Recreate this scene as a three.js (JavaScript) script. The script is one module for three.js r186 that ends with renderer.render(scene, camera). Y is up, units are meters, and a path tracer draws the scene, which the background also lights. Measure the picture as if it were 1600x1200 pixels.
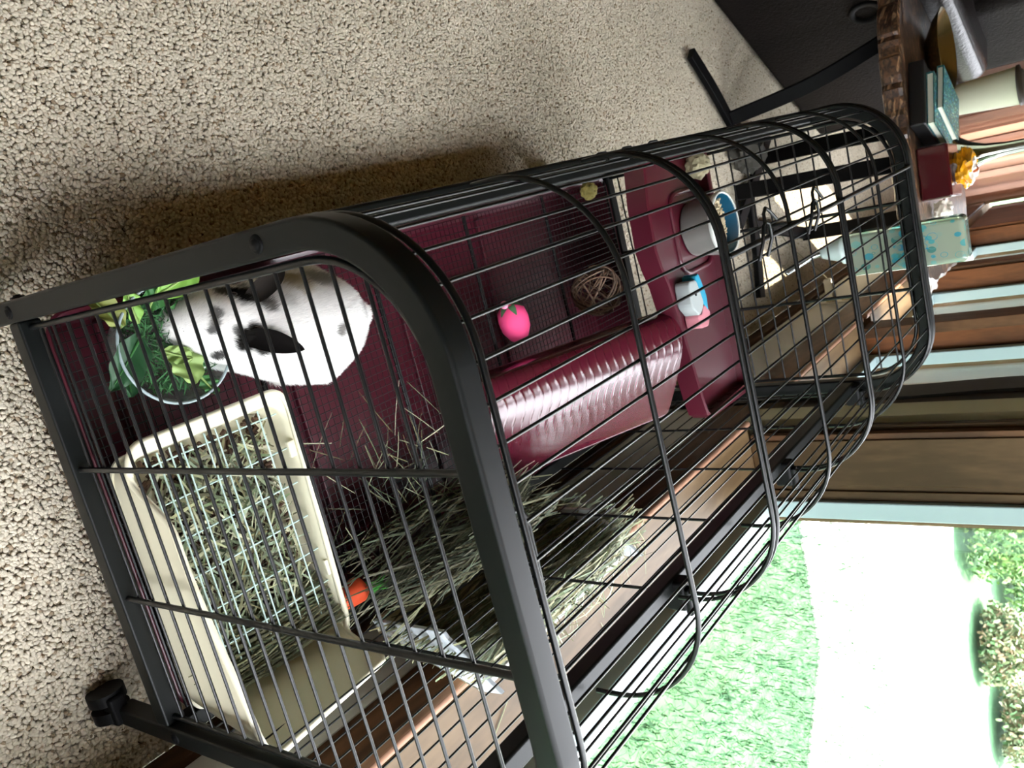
import * as THREE from 'three';
import { mergeGeometries, mergeVertices } from 'three/addons/utils/BufferGeometryUtils.js';
import { RoundedBoxGeometry } from 'three/addons/geometries/RoundedBoxGeometry.js';
import { MarchingCubes } from 'three/addons/objects/MarchingCubes.js';

// ---------------------------------------------------------------- camera, sky, sun, exposure
const scene = new THREE.Scene();
const camera = new THREE.PerspectiveCamera(2 * Math.atan(600 / 1329.63) * 180 / Math.PI, 4 / 3, 0.05, 200);
{ // a phone held sideways: the picture's right is the room's up
  const r = new THREE.Vector3(0.94904583, -0.05933799, 0.30950124), u = new THREE.Vector3(0.23885735, 0.77609352, -0.58363174);
  const b = new THREE.Vector3().crossVectors(r, u);
  camera.quaternion.setFromRotationMatrix(new THREE.Matrix4().makeBasis(u, r.clone().negate(), b));
  camera.position.set(0.02849, 1.25722, 0.43058); camera.focus = 1.05; camera.userData.fStop = 13;
}
{ // bright, slightly hazy summer sky
  const w = 64, h = 32, d = new Float32Array(w * h * 4);
  for (let y = 0; y < h; y++) for (let x = 0; x < w; x++) {
    const el = (y + 0.5) / h * Math.PI - Math.PI / 2, t = Math.max(0, Math.sin(el));
    const i = (y * w + x) * 4, k = el < 0 ? 0.25 : 1;
    const q = k * (5.5 + 6.5 * t); d[i] = q * 0.97; d[i + 1] = q; d[i + 2] = q * 1.06; d[i + 3] = 1;
  }
  const t = new THREE.DataTexture(d, w, h, THREE.RGBAFormat, THREE.FloatType);
  t.mapping = THREE.EquirectangularReflectionMapping; t.magFilter = t.minFilter = THREE.LinearFilter; t.needsUpdate = true;
  scene.background = t;
}
const SUN = new THREE.Vector3(0.3, 0.85, -0.43).normalize();
const sun = new THREE.DirectionalLight(0xfff1d8, 20);
sun.position.copy(SUN).multiplyScalar(12); sun.target.position.set(0, 0, -3);
sun.position.add(sun.target.position);
sun.castShadow = true; sun.shadow.mapSize.set(2048, 2048);
Object.assign(sun.shadow.camera, { left: -12, right: 12, top: 12, bottom: -12, near: 0.1, far: 40 });
scene.add(sun, sun.target);
const renderer = new THREE.WebGLRenderer({ antialias: true });
renderer.toneMapping = THREE.LinearToneMapping;
renderer.toneMappingExposure = 1.9;
renderer.shadowMap.enabled = true;

// ---------------------------------------------------------------- helpers
const V = (x, y, z) => new THREE.Vector3(x, y, z);
function rngOf(seed) { let a = seed >>> 0; return () => { a = (a + 0x6d2b79f5) | 0; let t = Math.imul(a ^ (a >>> 15), 1 | a); t = (t + Math.imul(t ^ (t >>> 7), 61 | t)) ^ t; return ((t ^ (t >>> 14)) >>> 0) / 4294967296; }; }
const clamp = (x, a, b) => Math.min(b, Math.max(a, x)), lerp = (a, b, t) => a + (b - a) * t;
const smooth = (a, b, x) => { const t = clamp((x - a) / (b - a), 0, 1); return t * t * (3 - 2 * t); };
function hash3(x, y, z) { let h = (x * 374761393 + y * 668265263 + z * 1274126177) | 0; h = Math.imul(h ^ (h >>> 13), 1274126177); return ((h ^ (h >>> 16)) >>> 0) / 4294967296; }
function noise3(x, y, z) {
  const xi = Math.floor(x), yi = Math.floor(y), zi = Math.floor(z), f = (t) => t * t * (3 - 2 * t), u = f(x - xi), v = f(y - yi), w = f(z - zi);
  const l = (a, b, t) => a + (b - a) * t, h = (i, j, k) => hash3(xi + i, yi + j, zi + k);
  return l(l(l(h(0, 0, 0), h(1, 0, 0), u), l(h(0, 1, 0), h(1, 1, 0), u), v), l(l(h(0, 0, 1), h(1, 0, 1), u), l(h(0, 1, 1), h(1, 1, 1), u), v), w);
}
const fbm = (x, y, z) => 0.55 * noise3(x, y, z) + 0.3 * noise3(2.1 * x + 7, 2.1 * y, 2.1 * z) + 0.15 * noise3(4.3 * x, 4.3 * y + 3, 4.3 * z);
function wrapNoise(x, y, px, py, s) { // lattice noise that repeats every px, py
  const xi = Math.floor(x), yi = Math.floor(y), f = (t) => t * t * (3 - 2 * t), u = f(x - xi), v = f(y - yi), m = (a, n) => ((a % n) + n) % n;
  const h = (i, j) => hash3(m(xi + i, px), m(yi + j, py), s);
  return lerp(lerp(h(0, 0), h(1, 0), u), lerp(h(0, 1), h(1, 1), u), v);
}
function dataTex(w, h, fn, srgb = true) {
  const d = new Uint8Array(w * h * 4);
  for (let y = 0; y < h; y++) for (let x = 0; x < w; x++) { const c = fn(x / w, y / h), i = (y * w + x) * 4; d[i] = clamp(c[0], 0, 1) * 255; d[i + 1] = clamp(c[1], 0, 1) * 255; d[i + 2] = clamp(c[2], 0, 1) * 255; d[i + 3] = 255; }
  const t = new THREE.DataTexture(d, w, h); t.wrapS = t.wrapT = THREE.RepeatWrapping; t.magFilter = t.minFilter = THREE.LinearFilter;
  if (srgb) t.colorSpace = THREE.SRGBColorSpace; t.needsUpdate = true; return t;
}
function canvasTex(w, h, draw, srgb = true) {
  const c = document.createElement('canvas'); c.width = w; c.height = h; draw(c.getContext('2d'), w, h);
  const t = new THREE.CanvasTexture(c); t.wrapS = t.wrapT = THREE.RepeatWrapping; if (srgb) t.colorSpace = THREE.SRGBColorSpace; return t;
}
const rgb = (hex) => { const n = parseInt(hex.slice(1), 16); return [(n >> 16) / 255, ((n >> 8) & 255) / 255, (n & 255) / 255]; };
function woodTex(a, b, seed, fine = 40, streak = 10) {
  const A = rgb(a), B = rgb(b);
  return dataTex(512, 512, (u, v) => {
    const w = 0.05 * wrapNoise(u * 4, v * 4, 4, 4, seed + 9);
    let t = 0.5 * wrapNoise(u * 3, (v + w) * streak, 3, streak, seed) + 0.35 * wrapNoise(u * 8, (v + w) * fine, 8, fine, seed + 1) + 0.15 * wrapNoise(u * 40, v * 160, 40, 160, seed + 2);
    t = smooth(0.2, 0.8, t); return [0, 1, 2].map((k) => lerp(A[k], B[k], t));
  });
}
const std = (o) => new THREE.MeshStandardMaterial(o), phy = (o) => new THREE.MeshPhysicalMaterial(o);

// uv in metres, u along the grain axis
function metreUV(g, grain = 'x') {
  const q = g.index ? g.toNonIndexed() : g, p = q.attributes.position, n = q.attributes.normal, uv = new Float32Array(p.count * 2);
  const ax = { x: 0, y: 1, z: 2 }[grain], others = [0, 1, 2].filter((k) => k !== ax);
  for (let i = 0; i < p.count; i++) {
    const c = [p.getX(i), p.getY(i), p.getZ(i)], m = [n.getX(i), n.getY(i), n.getZ(i)].map(Math.abs);
    const v = m[others[0]] > m[others[1]] ? others[1] : others[0];
    if (m[ax] > 0.7) { uv[2 * i] = c[others[0]]; uv[2 * i + 1] = c[others[1]]; } else { uv[2 * i] = c[ax]; uv[2 * i + 1] = c[v] + 0.37 * c[others.find((k) => k !== v)]; }
  }
  q.setAttribute('uv', new THREE.BufferAttribute(uv, 2)); return q;
}
const box3 = (x0, x1, y0, y1, z0, z1, grain, r = 0) => {
  const w = Math.abs(x1 - x0), h = Math.abs(y1 - y0), d = Math.abs(z1 - z0);
  const g = r ? new RoundedBoxGeometry(w, h, d, 2, Math.min(r, w / 2.1, h / 2.1, d / 2.1)) : new THREE.BoxGeometry(w, h, d);
  g.translate((x0 + x1) / 2, (y0 + y1) / 2, (z0 + z1) / 2); return metreUV(g, grain || 'x');
};
function rod(pts, r, sides = 8, closed = false) { // round bar along points, parallel-transport frames
  const n = pts.length, P = [], N = [], I = [], T = pts.map((_, i) => { const a = pts[closed ? (i - 1 + n) % n : Math.max(0, i - 1)], b = pts[closed ? (i + 1) % n : Math.min(n - 1, i + 1)]; return b.clone().sub(a).normalize(); });
  let nn = Math.abs(T[0].y) < 0.9 ? V(0, 1, 0) : V(1, 0, 0); nn = nn.sub(T[0].clone().multiplyScalar(nn.dot(T[0]))).normalize();
  for (let i = 0; i < n; i++) {
    nn.sub(T[i].clone().multiplyScalar(nn.dot(T[i]))).normalize(); const bb = V().crossVectors(T[i], nn), rr = typeof r === 'function' ? r(i / (n - 1)) : r;
    for (let k = 0; k < sides; k++) { const a = k / sides * 2 * Math.PI, d = nn.clone().multiplyScalar(Math.cos(a)).addScaledVector(bb, Math.sin(a)); P.push(pts[i].x + d.x * rr, pts[i].y + d.y * rr, pts[i].z + d.z * rr); N.push(d.x, d.y, d.z); }
  }
  const rings = closed ? n : n - 1;
  for (let i = 0; i < rings; i++) for (let k = 0; k < sides; k++) { const a = i * sides + k, b = i * sides + (k + 1) % sides, j = (i + 1) % n, c = j * sides + k, d = j * sides + (k + 1) % sides; I.push(a, b, c, b, d, c); }
  if (!closed) for (const [ring, flip] of [[0, 1], [n - 1, 0]]) { const c = P.length / 3, t = T[ring], s = flip ? -1 : 1; P.push(pts[ring].x, pts[ring].y, pts[ring].z); N.push(t.x * s, t.y * s, t.z * s); for (let k = 0; k < sides; k++) { const a = ring * sides + k, b = ring * sides + (k + 1) % sides; flip ? I.push(c, b, a) : I.push(c, a, b); } }
  const g = new THREE.BufferGeometry(); g.setAttribute('position', new THREE.Float32BufferAttribute(P, 3)); g.setAttribute('normal', new THREE.Float32BufferAttribute(N, 3)); g.setAttribute('uv', new THREE.Float32BufferAttribute(new Float32Array(P.length / 3 * 2), 2)); g.setIndex(I); return g;
}
const bar = (a, b, r, sides = 8) => rod([a, b], r, sides);
function sweep(path, prof, B, closed = false) { // profile [n, b] swept along a path lying across B
  const n = path.length, m = prof.length, P = [], I = [];
  for (let i = 0; i < n; i++) {
    const a = path[closed ? (i - 1 + n) % n : Math.max(0, i - 1)], b = path[closed ? (i + 1) % n : Math.min(n - 1, i + 1)];
    const t = b.clone().sub(a).normalize(), N = V().crossVectors(B, t).normalize();
    let miter = 1; if (closed || (i > 0 && i < n - 1)) { const t2 = path[(i + 1) % n].clone().sub(path[i]).normalize(); miter = 1 / Math.max(0.5, t.dot(t2)); }
    for (const [x, y] of prof) P.push(path[i].x + N.x * x * miter + B.x * y, path[i].y + N.y * x * miter + B.y * y, path[i].z + N.z * x * miter + B.z * y);
  }
  for (let i = 0; i < (closed ? n : n - 1); i++) for (let k = 0; k < m; k++) { const a = i * m + k, b = i * m + (k + 1) % m, j = (i + 1) % n, c = j * m + k, d = j * m + (k + 1) % m; I.push(a, c, b, b, c, d); }
  if (!closed) { for (let k = 1; k < m - 1; k++) { I.push(0, k, k + 1); const o = (n - 1) * m; I.push(o, o + k + 1, o + k); } }
  let g = new THREE.BufferGeometry(); g.setAttribute('position', new THREE.Float32BufferAttribute(P, 3)); g.setIndex(I);
  g = g.toNonIndexed(); return creased(g, 0.7);
}
function creased(g, angle) { // smooth normals within an angle, keeps edges
  g = g.index ? g.toNonIndexed() : g; const p = g.attributes.position, n = p.count, fn = [], map = new Map(), N = new Float32Array(n * 3), a = V(), b = V(), c = V();
  for (let i = 0; i < n; i += 3) { a.fromBufferAttribute(p, i); b.fromBufferAttribute(p, i + 1); c.fromBufferAttribute(p, i + 2); const f = b.clone().sub(a).cross(c.clone().sub(a)); fn.push(f); }
  const key = (i) => Math.round(p.getX(i) * 2e5) + ',' + Math.round(p.getY(i) * 2e5) + ',' + Math.round(p.getZ(i) * 2e5);
  for (let i = 0; i < n; i++) { const k = key(i); if (!map.has(k)) map.set(k, []); map.get(k).push((i / 3) | 0); }
  const cos = Math.cos(angle);
  for (let i = 0; i < n; i++) { const f = fn[(i / 3) | 0], s = V(); const fl = f.length() || 1e-12; for (const j of map.get(key(i))) if (f.dot(fn[j]) >= cos * fl * (fn[j].length() || 1e-12)) s.add(fn[j]); s.normalize(); N[3 * i] = s.x; N[3 * i + 1] = s.y; N[3 * i + 2] = s.z; }
  g.setAttribute('normal', new THREE.BufferAttribute(N, 3)); if (!g.attributes.uv) g.setAttribute('uv', new THREE.BufferAttribute(new Float32Array(n * 2), 2)); return g;
}
const roundRect = (w, h, r, n = 3) => { const o = []; for (const [sx, sy, a0] of [[1, 1, 0], [-1, 1, 1], [-1, -1, 2], [1, -1, 3]]) for (let k = 0; k <= n; k++) { const a = (a0 + k / n) * Math.PI / 2; o.push([sx * (w / 2 - r) + r * Math.cos(a), sy * (h / 2 - r) + r * Math.sin(a)]); } return o; };
const merge = (list) => { const l = list.map((g) => (g.index ? g.toNonIndexed() : g)); for (const g of l) for (const k of Object.keys(g.attributes)) if (!['position', 'normal', 'uv', 'color'].includes(k) || (k === 'color' && !l[0].attributes.color)) g.deleteAttribute(k); return mergeGeometries(l); };
const lathe = (prof, n = 40) => new THREE.LatheGeometry(prof.map(([x, y]) => new THREE.Vector2(x, y)), n);
function grid(nu, nv, fn) { // surface point fn(u, v)
  const P = [], I = [], uv = [];
  for (let j = 0; j <= nv; j++) for (let i = 0; i <= nu; i++) { const q = fn(i / nu, j / nv); P.push(q.x, q.y, q.z); uv.push(i / nu, j / nv); }
  for (let j = 0; j < nv; j++) for (let i = 0; i < nu; i++) { const a = j * (nu + 1) + i, b = a + 1, c = a + nu + 1, d = c + 1; I.push(a, b, c, b, d, c); }
  const g = new THREE.BufferGeometry(); g.setAttribute('position', new THREE.Float32BufferAttribute(P, 3)); g.setAttribute('uv', new THREE.Float32BufferAttribute(uv, 2)); g.setIndex(I); g.computeVertexNormals(); return g;
}
function extrudeXZ(pts, y0, y1, bevel = 0) { // outline [x, z] raised from y0 to y1
  const s = new THREE.Shape(pts.map(([x, z]) => new THREE.Vector2(x, -z)));
  const g = new THREE.ExtrudeGeometry(s, { depth: y1 - y0 - 2 * bevel, bevelEnabled: bevel > 0, bevelSize: bevel, bevelOffset: -bevel, bevelThickness: bevel, bevelSegments: 2, curveSegments: 8 });
  g.rotateX(-Math.PI / 2); g.translate(0, y0 + bevel, 0); return g;
}
// ---- naming and tree
const taken = new Map();
function numbered(name) { const k = taken.get(name) || 0; taken.set(name, k + 1); return k ? name + '_' + String(k).padStart(3, '0') : name; }
function tag(o, label, category, group, kind) { if (label) o.userData.label = label; if (category) o.userData.category = category; if (group) o.userData.group = group; if (kind) o.userData.kind = kind; return o; }
function thing(name, label, category, at = [0, 0, 0], group, turn = 0) { const o = new THREE.Group(); o.name = numbered(name); o.position.set(...at); o.rotation.y = turn; scene.add(o); return tag(o, label, category, group); }
function structure(name) { const o = new THREE.Group(); o.name = numbered(name); scene.add(o); o.userData.kind = 'structure'; return o; }
function put(parent, name, geo, mat, label) { // geometry in the parent's own axes
  const m = new THREE.Mesh(geo, mat); m.name = name; m.castShadow = m.receiveShadow = true; parent.add(m); if (label) m.userData.label = label; return m;
}
function putW(parent, name, geo, mat, label) { // geometry in room axes, parent unturned
  const m = put(parent, name, geo, mat, label); let p = parent; while (p && p !== scene) { m.position.sub(p.position); p = p.parent; } return m;
}
function folder(parent, name, label) { const g = new THREE.Group(); g.name = name; parent.add(g); if (label) g.userData.label = label; return g; }
function solo(name, geo, mat, label, category, group, at = [0, 0, 0], turn = 0) { const m = new THREE.Mesh(geo, mat); m.name = numbered(name); m.castShadow = m.receiveShadow = true; m.position.set(...at); m.rotation.y = turn; scene.add(m); return tag(m, label, category, group); }
// thin curved blades (hay, grass) in one mesh: pick() -> { p, d, l, w, c, bend }
function blades(n, pick) {
  const P = [], C = [], I = [], up = V(0, 1, 0);
  for (let i = 0; i < n; i++) {
    const { p, d, l, w, c, bend } = pick(i); d.normalize(); let s = V().crossVectors(d, up); if (s.lengthSq() < 1e-4) s = V(1, 0, 0); s.normalize().multiplyScalar(w / 2);
    const nrm = V().crossVectors(s, d).normalize(), o = P.length / 3, K = 3;
    for (let k = 0; k <= K; k++) { const t = k / K - 0.5, q = p.clone().addScaledVector(d, t * l).addScaledVector(nrm, bend * l * (0.25 - t * t)); const ww = k === 0 || k === K ? 0.6 : 1; const lift = 0.35 * w * (k % 2 ? 1 : -0.4); P.push(q.x - s.x * ww, q.y - s.y * ww, q.z - s.z * ww, q.x + s.x * ww, q.y + s.y * ww + lift * 0.2, q.z + s.z * ww); C.push(...c, ...c); if (k < K) { const a = o + 2 * k; I.push(a, a + 1, a + 2, a + 1, a + 3, a + 2); } }
  }
  const g = new THREE.BufferGeometry(); g.setAttribute('position', new THREE.Float32BufferAttribute(P, 3)); g.setAttribute('color', new THREE.Float32BufferAttribute(C, 3)); g.setIndex(I); g.computeVertexNormals(); g.setAttribute('uv', new THREE.Float32BufferAttribute(new Float32Array(P.length / 3 * 2), 2)); return g;
}
const lin = (hex) => { const c = new THREE.Color(hex); return [c.r, c.g, c.b]; };
const hayColors = ['#8d8f6c', '#768062', '#9a9a7c', '#5f6c4c', '#7f8c74', '#57573c', '#acab90', '#6c6746'].map(lin);

// ---------------------------------------------------------------- materials
const M = {};
M.metal = phy({ color: '#0a0d0c', roughness: 0.45, specularIntensity: 0.4 });
M.wire = phy({ color: '#0a0c0c', roughness: 0.32, specularIntensity: 0.7 });
M.black = phy({ color: '#060607', roughness: 0.6, specularIntensity: 0.3 });
M.maroon = phy({ color: '#4a1020', roughness: 0.34, clearcoat: 0.6, clearcoatRoughness: 0.2 });
M.maroonTray = phy({ color: '#4a1020', roughness: 0.35, clearcoat: 0.3, clearcoatRoughness: 0.2 });
M.cream = phy({ color: '#ded9bf', roughness: 0.38, clearcoat: 0.15 });
M.whiteWire = std({ color: '#b4ccc6', roughness: 0.4 });
M.hay = std({ vertexColors: true, roughness: 0.85, side: THREE.DoubleSide });
M.fur = phy({ vertexColors: true, roughness: 0.95, specularIntensity: 0.25, side: THREE.DoubleSide });
M.woodBrown = phy({ specularIntensity: 0.35, map: woodTex('#3c2818', '#5d4029', 3), roughness: 0.5 });
M.woodPanel = phy({ specularIntensity: 0.35, map: woodTex('#463022', '#6a4a35', 5, 60, 16), roughness: 0.55 });
M.woodSill = phy({ specularIntensity: 0.35, map: woodTex('#4a3a26', '#65523a', 7), roughness: 0.42 });
M.woodNose = phy({ specularIntensity: 0.35, map: woodTex('#8e6a55', '#b58f78', 9), roughness: 0.45 });
M.woodJamb = phy({ specularIntensity: 0.35, map: woodTex('#342512', '#4b3822', 11, 60, 12), roughness: 0.5 });
M.woodPost = phy({ specularIntensity: 0.35, map: woodTex('#4d2f19', '#693f22', 13, 60, 12), roughness: 0.5 });
for (const k of ['woodBrown', 'woodPanel', 'woodSill', 'woodNose', 'woodJamb', 'woodPost']) M[k].map.repeat.set(1.3, 1.3);
M.greyPaint = std({ color: '#c4c4c0', roughness: 0.6 });
M.cream2 = std({ color: '#c6c4a4', roughness: 0.6 });
M.sash = std({ color: '#87999a', roughness: 0.4 });
M.white = std({ color: '#e9e9e4', roughness: 0.5 });
M.wallPaint = std({ color: '#9a8a74', roughness: 0.9 });
M.glass = phy({ color: '#ffffff', roughness: 0, transmission: 1, thickness: 0, ior: 1.5 });

// ---------------------------------------------------------------- room shell
const CEIL = 3.3;
{ // carpet: frieze pile, beige tufts with brown flecks, half-metre tile
  const S = 1024, r = rngOf(11), col = document.createElement('canvas'), bmp = document.createElement('canvas'); col.width = col.height = bmp.width = bmp.height = S;
  const a = col.getContext('2d'), b = bmp.getContext('2d'); a.fillStyle = '#d3c8b2'; a.fillRect(0, 0, S, S); b.fillStyle = '#000'; b.fillRect(0, 0, S, S); a.lineCap = b.lineCap = 'round';
  const tones = ['#d3c8b2', '#dbd1bd', '#cabea6', '#dfd6c4', '#c3b69c', '#d5cab6', '#bbad92', '#e2dacb'];
  for (let i = 0; i < 23000; i++) {
    const x = r() * S, y = r() * S, an = r() * 6.283, l = 5 + r() * 8, w = 3.6 + r() * 3, cx = x + Math.cos(an) * l / 2 + (r() - 0.5) * 9, cy = y + Math.sin(an) * l / 2 + (r() - 0.5) * 9, ex = x + Math.cos(an) * l, ey = y + Math.sin(an) * l;
    const tone = r() < 0.05 ? (r() < 0.5 ? '#5b4630' : '#6d5740') : tones[(r() * tones.length) | 0], h = Math.floor(90 + 165 * (i / 23000) * (0.6 + 0.4 * r()));
    for (const ox of [-S, 0, S]) for (const oy of [-S, 0, S]) {
      if (x + ox < -30 || x + ox > S + 30 || y + oy < -30 || y + oy > S + 30) continue;
      for (const [g, s, ww] of [[a, tone, w], [b, '#000', w + 2], [b, `rgb(${h},${h},${h})`, w - 1]]) { g.strokeStyle = s; g.lineWidth = ww; g.beginPath(); g.moveTo(x + ox, y + oy); g.quadraticCurveTo(cx + ox, cy + oy, ex + ox, ey + oy); g.stroke(); }
    }
  }
  const ct = new THREE.CanvasTexture(col), bt = new THREE.CanvasTexture(bmp); for (const t of [ct, bt]) { t.wrapS = t.wrapT = THREE.RepeatWrapping; t.repeat.set(2, 2); } ct.colorSpace = THREE.SRGBColorSpace;
  M.carpet = std({ map: ct, bumpMap: bt, bumpScale: 0.004, roughness: 1 });
  const fl = structure('floor'); put(fl, 'carpet', box3(-3.3, 0.70, -0.12, 0, -5.3, 2.5), M.carpet);
  // near pile: separate soft tufts, standing in the base
  const R = rngOf(101), tg = new THREE.IcosahedronGeometry(1, 1); { const p = tg.attributes.position, v = V(); for (let i = 0; i < p.count; i++) { v.fromBufferAttribute(p, i); const t = (v.y + 1) / 2; v.multiplyScalar(1); v.x = v.x * (1.05 - 0.25 * t) + 0.35 * t * t; v.z *= 0.8; p.setXYZ(i, v.x, v.y, v.z); } tg.computeVertexNormals(); }
  const list = [], st = 0.0047; for (let x = -1.4; x < 0.695; x += st) for (let z = -3.5; z < 0.85; z += st) if (x < 0.06 || x > 0.54 || z > -0.06 || z < -1.32) list.push([x + (R() - 0.5) * st * 2.2, z + (R() - 0.5) * st * 2.2]);
  const im = new THREE.InstancedMesh(tg, std({ color: '#ffffff', roughness: 1 }), list.length), d = new THREE.Object3D(), c = new THREE.Color(); d.rotation.order = 'YXZ';
  list.forEach(([x, z], i) => { const s = 0.0032 + 0.0013 * R(); d.position.set(x, 0.0024 + 0.0009 * R(), z); d.rotation.set((R() - 0.5) * 0.7, R() * 6.283, (R() - 0.5) * 0.7); d.scale.set(s * (0.9 + 0.5 * R()), 0.0030 + 0.0006 * R(), s); d.updateMatrix(); im.setMatrixAt(i, d.matrix); const k = 0.84 + 0.24 * R(), w = R() < 0.05 ? 0.5 : 1; c.setRGB(0.55 * k * w, 0.495 * k * w * (w < 1 ? 0.85 : 1), 0.39 * k * w * (w < 1 ? 0.7 : 1)); im.setColorAt(i, c); });
  im.name = 'carpet_pile'; im.castShadow = im.receiveShadow = true; im.userData.kind = 'stuff'; im.userData.label = 'pale beige carpet tufts with scattered brown yarn ends'; scene.add(im);
  put(fl, 'slab', box3(-3.4, 1.0, -0.4, -0.12, -5.45, 2.65), M.greyPaint);
}
put(structure('ceiling'), 'ceiling_board', box3(-3.4, 1.06, CEIL, CEIL + 0.15, -5.45, 2.65), std({ map: woodTex('#a07a4a', '#c79f68', 17), roughness: 0.6 }));
put(structure('wall_left'), 'plaster', box3(-3.4, -3.3, 0, CEIL, -5.45, 2.65), M.wallPaint);
put(structure('wall_near'), 'plaster', box3(-3.3, 1.0, 0, CEIL, 2.5, 2.65), M.wallPaint);
// window wall on the right: low wall, posts, heads
const OPEN = [[-1.48, 1.9, 3.2], [-2.53, -1.81, 2.1], [-3.45, -2.63, 2.1], [-4.5, -3.57, 2.1]]; // [far z, near z, head]
{
  const w = structure('wall_right');
  put(w, 'low_wall', box3(0.72, 0.965, 0, 0.34, -5.45, 2.65, 'z'), M.wallPaint);
  put(w, 'grey_panel', box3(0.712, 0.72, 0.055, 0.235, -5.3, 2.5, 'z'), M.greyPaint);
  put(w, 'wood_panel', box3(0.708, 0.72, 0.243, 0.335, -5.3, 2.5, 'z', 0.002), M.woodPanel);
  let z = 2.5;
  for (const [far, near, head] of [...OPEN, [-5.45, -5.45, 1.5]]) { // solid post between openings, head over each
    const a = near, b = z; if (b - a > 0.001) put(w, 'post', box3(0.76, 0.962, 0.36, CEIL, a, b, 'y'), M.woodJamb);
    if (near > far) put(w, 'head', box3(0.74, 0.965, head, CEIL, far, near, 'z'), M.wallPaint);
    z = far;
  }
  const bb = structure('baseboard_right'); put(bb, 'board', box3(0.70, 0.72, 0, 0.05, -5.3, 2.5, 'z', 0.003), M.woodBrown);
  OPEN.forEach(([far, near, head], i) => {
    const sill = structure('trim_' + (i + 1));
    put(sill, 'sill_board', box3(0.712, 0.885, 0.34, 0.37, far + 0.001, near - 0.001, 'z', 0.003), M.woodSill);
    put(sill, 'sill_nose', box3(0.702, 0.722, 0.338, 0.368, far - 0.03, near + 0.03, 'z', 0.008), M.woodNose);
    const win = structure('window_' + (i + 1)), y0 = 0.36, y1 = head, b = i ? 0.832 : 0.90, e = b + (i ? 0.042 : 0.045), fw = i ? 0.03 : 0.018;
    const sashMat = M.sash;
    put(win, 'sash', merge([box3(b, e, y0, y0 + 0.045, far + fw, near - 0.018, 'z', 0.004), box3(b, e, y1 - 0.05, y1, far + fw, near - 0.018, 'z', 0.004), box3(b, e, y0, y1, far + 0.002, far + fw + 0.002, 'y', 0.004), box3(b, e, y0, y1, near - 0.020, near - 0.002, 'y', 0.004)]), sashMat);
    put(win, 'glass', box3(e + 0.01, e + 0.013, y0, y1, far + 0.004, near - 0.004), M.glass);
    put(win, 'outer_sill', box3(0.962, 1.02, 0.335, 0.362, far - 0.02, near + 0.02, 'z', 0.003), M.white);
    // jamb boards that face the camera
    const J = i === 0 ? M.woodJamb : M.woodPost;
    put(win, 'jamb_board', box3(0.75, i ? 0.83 : 0.865, 0.371, y1, far - 0.012, far + 0.002, 'y', 0.002), J);
    if (!i) put(win, 'jamb_board', box3(0.877, 0.900, 0.371, y1, far - 0.012, far + 0.006, 'y', 0.002), J);
  });
  // casing on the post next to the big window: grooved boards, pale strip, casing
  const cs = structure('trim_5');
  const strip = (z0, z1, x, m, y0 = 0.05) => put(cs, 'casing_strip', box3(x, 0.77, y0, CEIL, z1, z0, 'y', 0.002), m);
  strip(-1.483, -1.503, 0.735, M.woodBrown, 0.371); strip(-1.506, -1.525, 0.724, M.woodJamb, 0.371); strip(-1.528, -1.548, 0.733, M.woodBrown, 0.371);
  strip(-1.552, -1.64, 0.716, M.cream2, 0.02); strip(-1.76, -1.80, 0.722, M.woodPanel, 0.371); strip(-1.643, -1.758, 0.735, M.woodBrown, 0.371);
  strip(-2.51, -2.62, 0.735, M.woodBrown, 0.371); strip(-3.46, -3.56, 0.735, M.woodBrown, 0.371); strip(-4.51, -5.28, 0.735, M.woodPost, 0.371);
}
{ // unseen woven blind added at the big window for warm light and a yellow reflection
  const t = thing('added_woven_blind', 'added unseen tan woven blind warming the light of the big window', 'blind', [0.87, 1.8, 0.21]);
  const m = phy({ color: '#c9983a', roughness: 0.8, transmission: 0.5, thickness: 0 }), l = [];
  for (let y = 0.02; y < 1.37; y += 0.02) l.push(new THREE.BoxGeometry(0.004, 0.0165, 3.34).translate(0, y, 0)); put(t, 'slat_cloth', merge(l), m); put(t, 'head_rail', new THREE.BoxGeometry(0.04, 0.03, 3.36).translate(0, 1.38, 0), M.woodPanel);
}
{ // far wall with a window and a gathered curtain in front
  const w = structure('wall_far');
  put(w, 'plaster', merge([box3(-3.3, 0.3, 0, CEIL, -5.45, -5.3), box3(0.3, 0.66, 0, 0.25, -5.45, -5.3), box3(0.3, 0.66, 2.2, CEIL, -5.45, -5.3), box3(0.66, 0.72, 0, CEIL, -5.45, -5.3)]), M.wallPaint);
  const win = structure('window_5');
  put(win, 'sash', merge([box3(0.3, 0.66, 0.25, 0.3, -5.4, -5.34), box3(0.3, 0.66, 2.15, 2.2, -5.4, -5.34), box3(0.3, 0.35, 0.25, 2.2, -5.4, -5.34), box3(0.61, 0.66, 0.25, 2.2, -5.4, -5.34)]), M.white);
  put(win, 'glass', box3(0.3, 0.66, 0.25, 2.2, -5.385, -5.38), M.glass);
  const t = thing('curtain', 'pinkish beige gathered curtain glowing in front of the far window', 'curtain', [0.0, 0.12, -5.2]);
  const cloth = (x0, x1, folds, s) => grid(folds * 10, 6, (u, v) => V(lerp(x0, x1, u) + 0.012 * Math.sin(u * folds * 12.6 + s), lerp(0, 2.2, v), 0.035 * Math.sin(u * folds * 6.283 + s) + 0.012 * Math.sin(u * folds * 15 + s)));
  put(t, 'cloth', cloth(-0.85, 0.68, 17, 0.4), phy({ color: '#c09c8a', roughness: 0.95, transmission: 0.45, thickness: 0, side: THREE.DoubleSide }));
  put(t, 'rod', bar(V(-0.95, 2.22, 0), V(0.7, 2.22, 0), 0.012), M.black);
}

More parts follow.
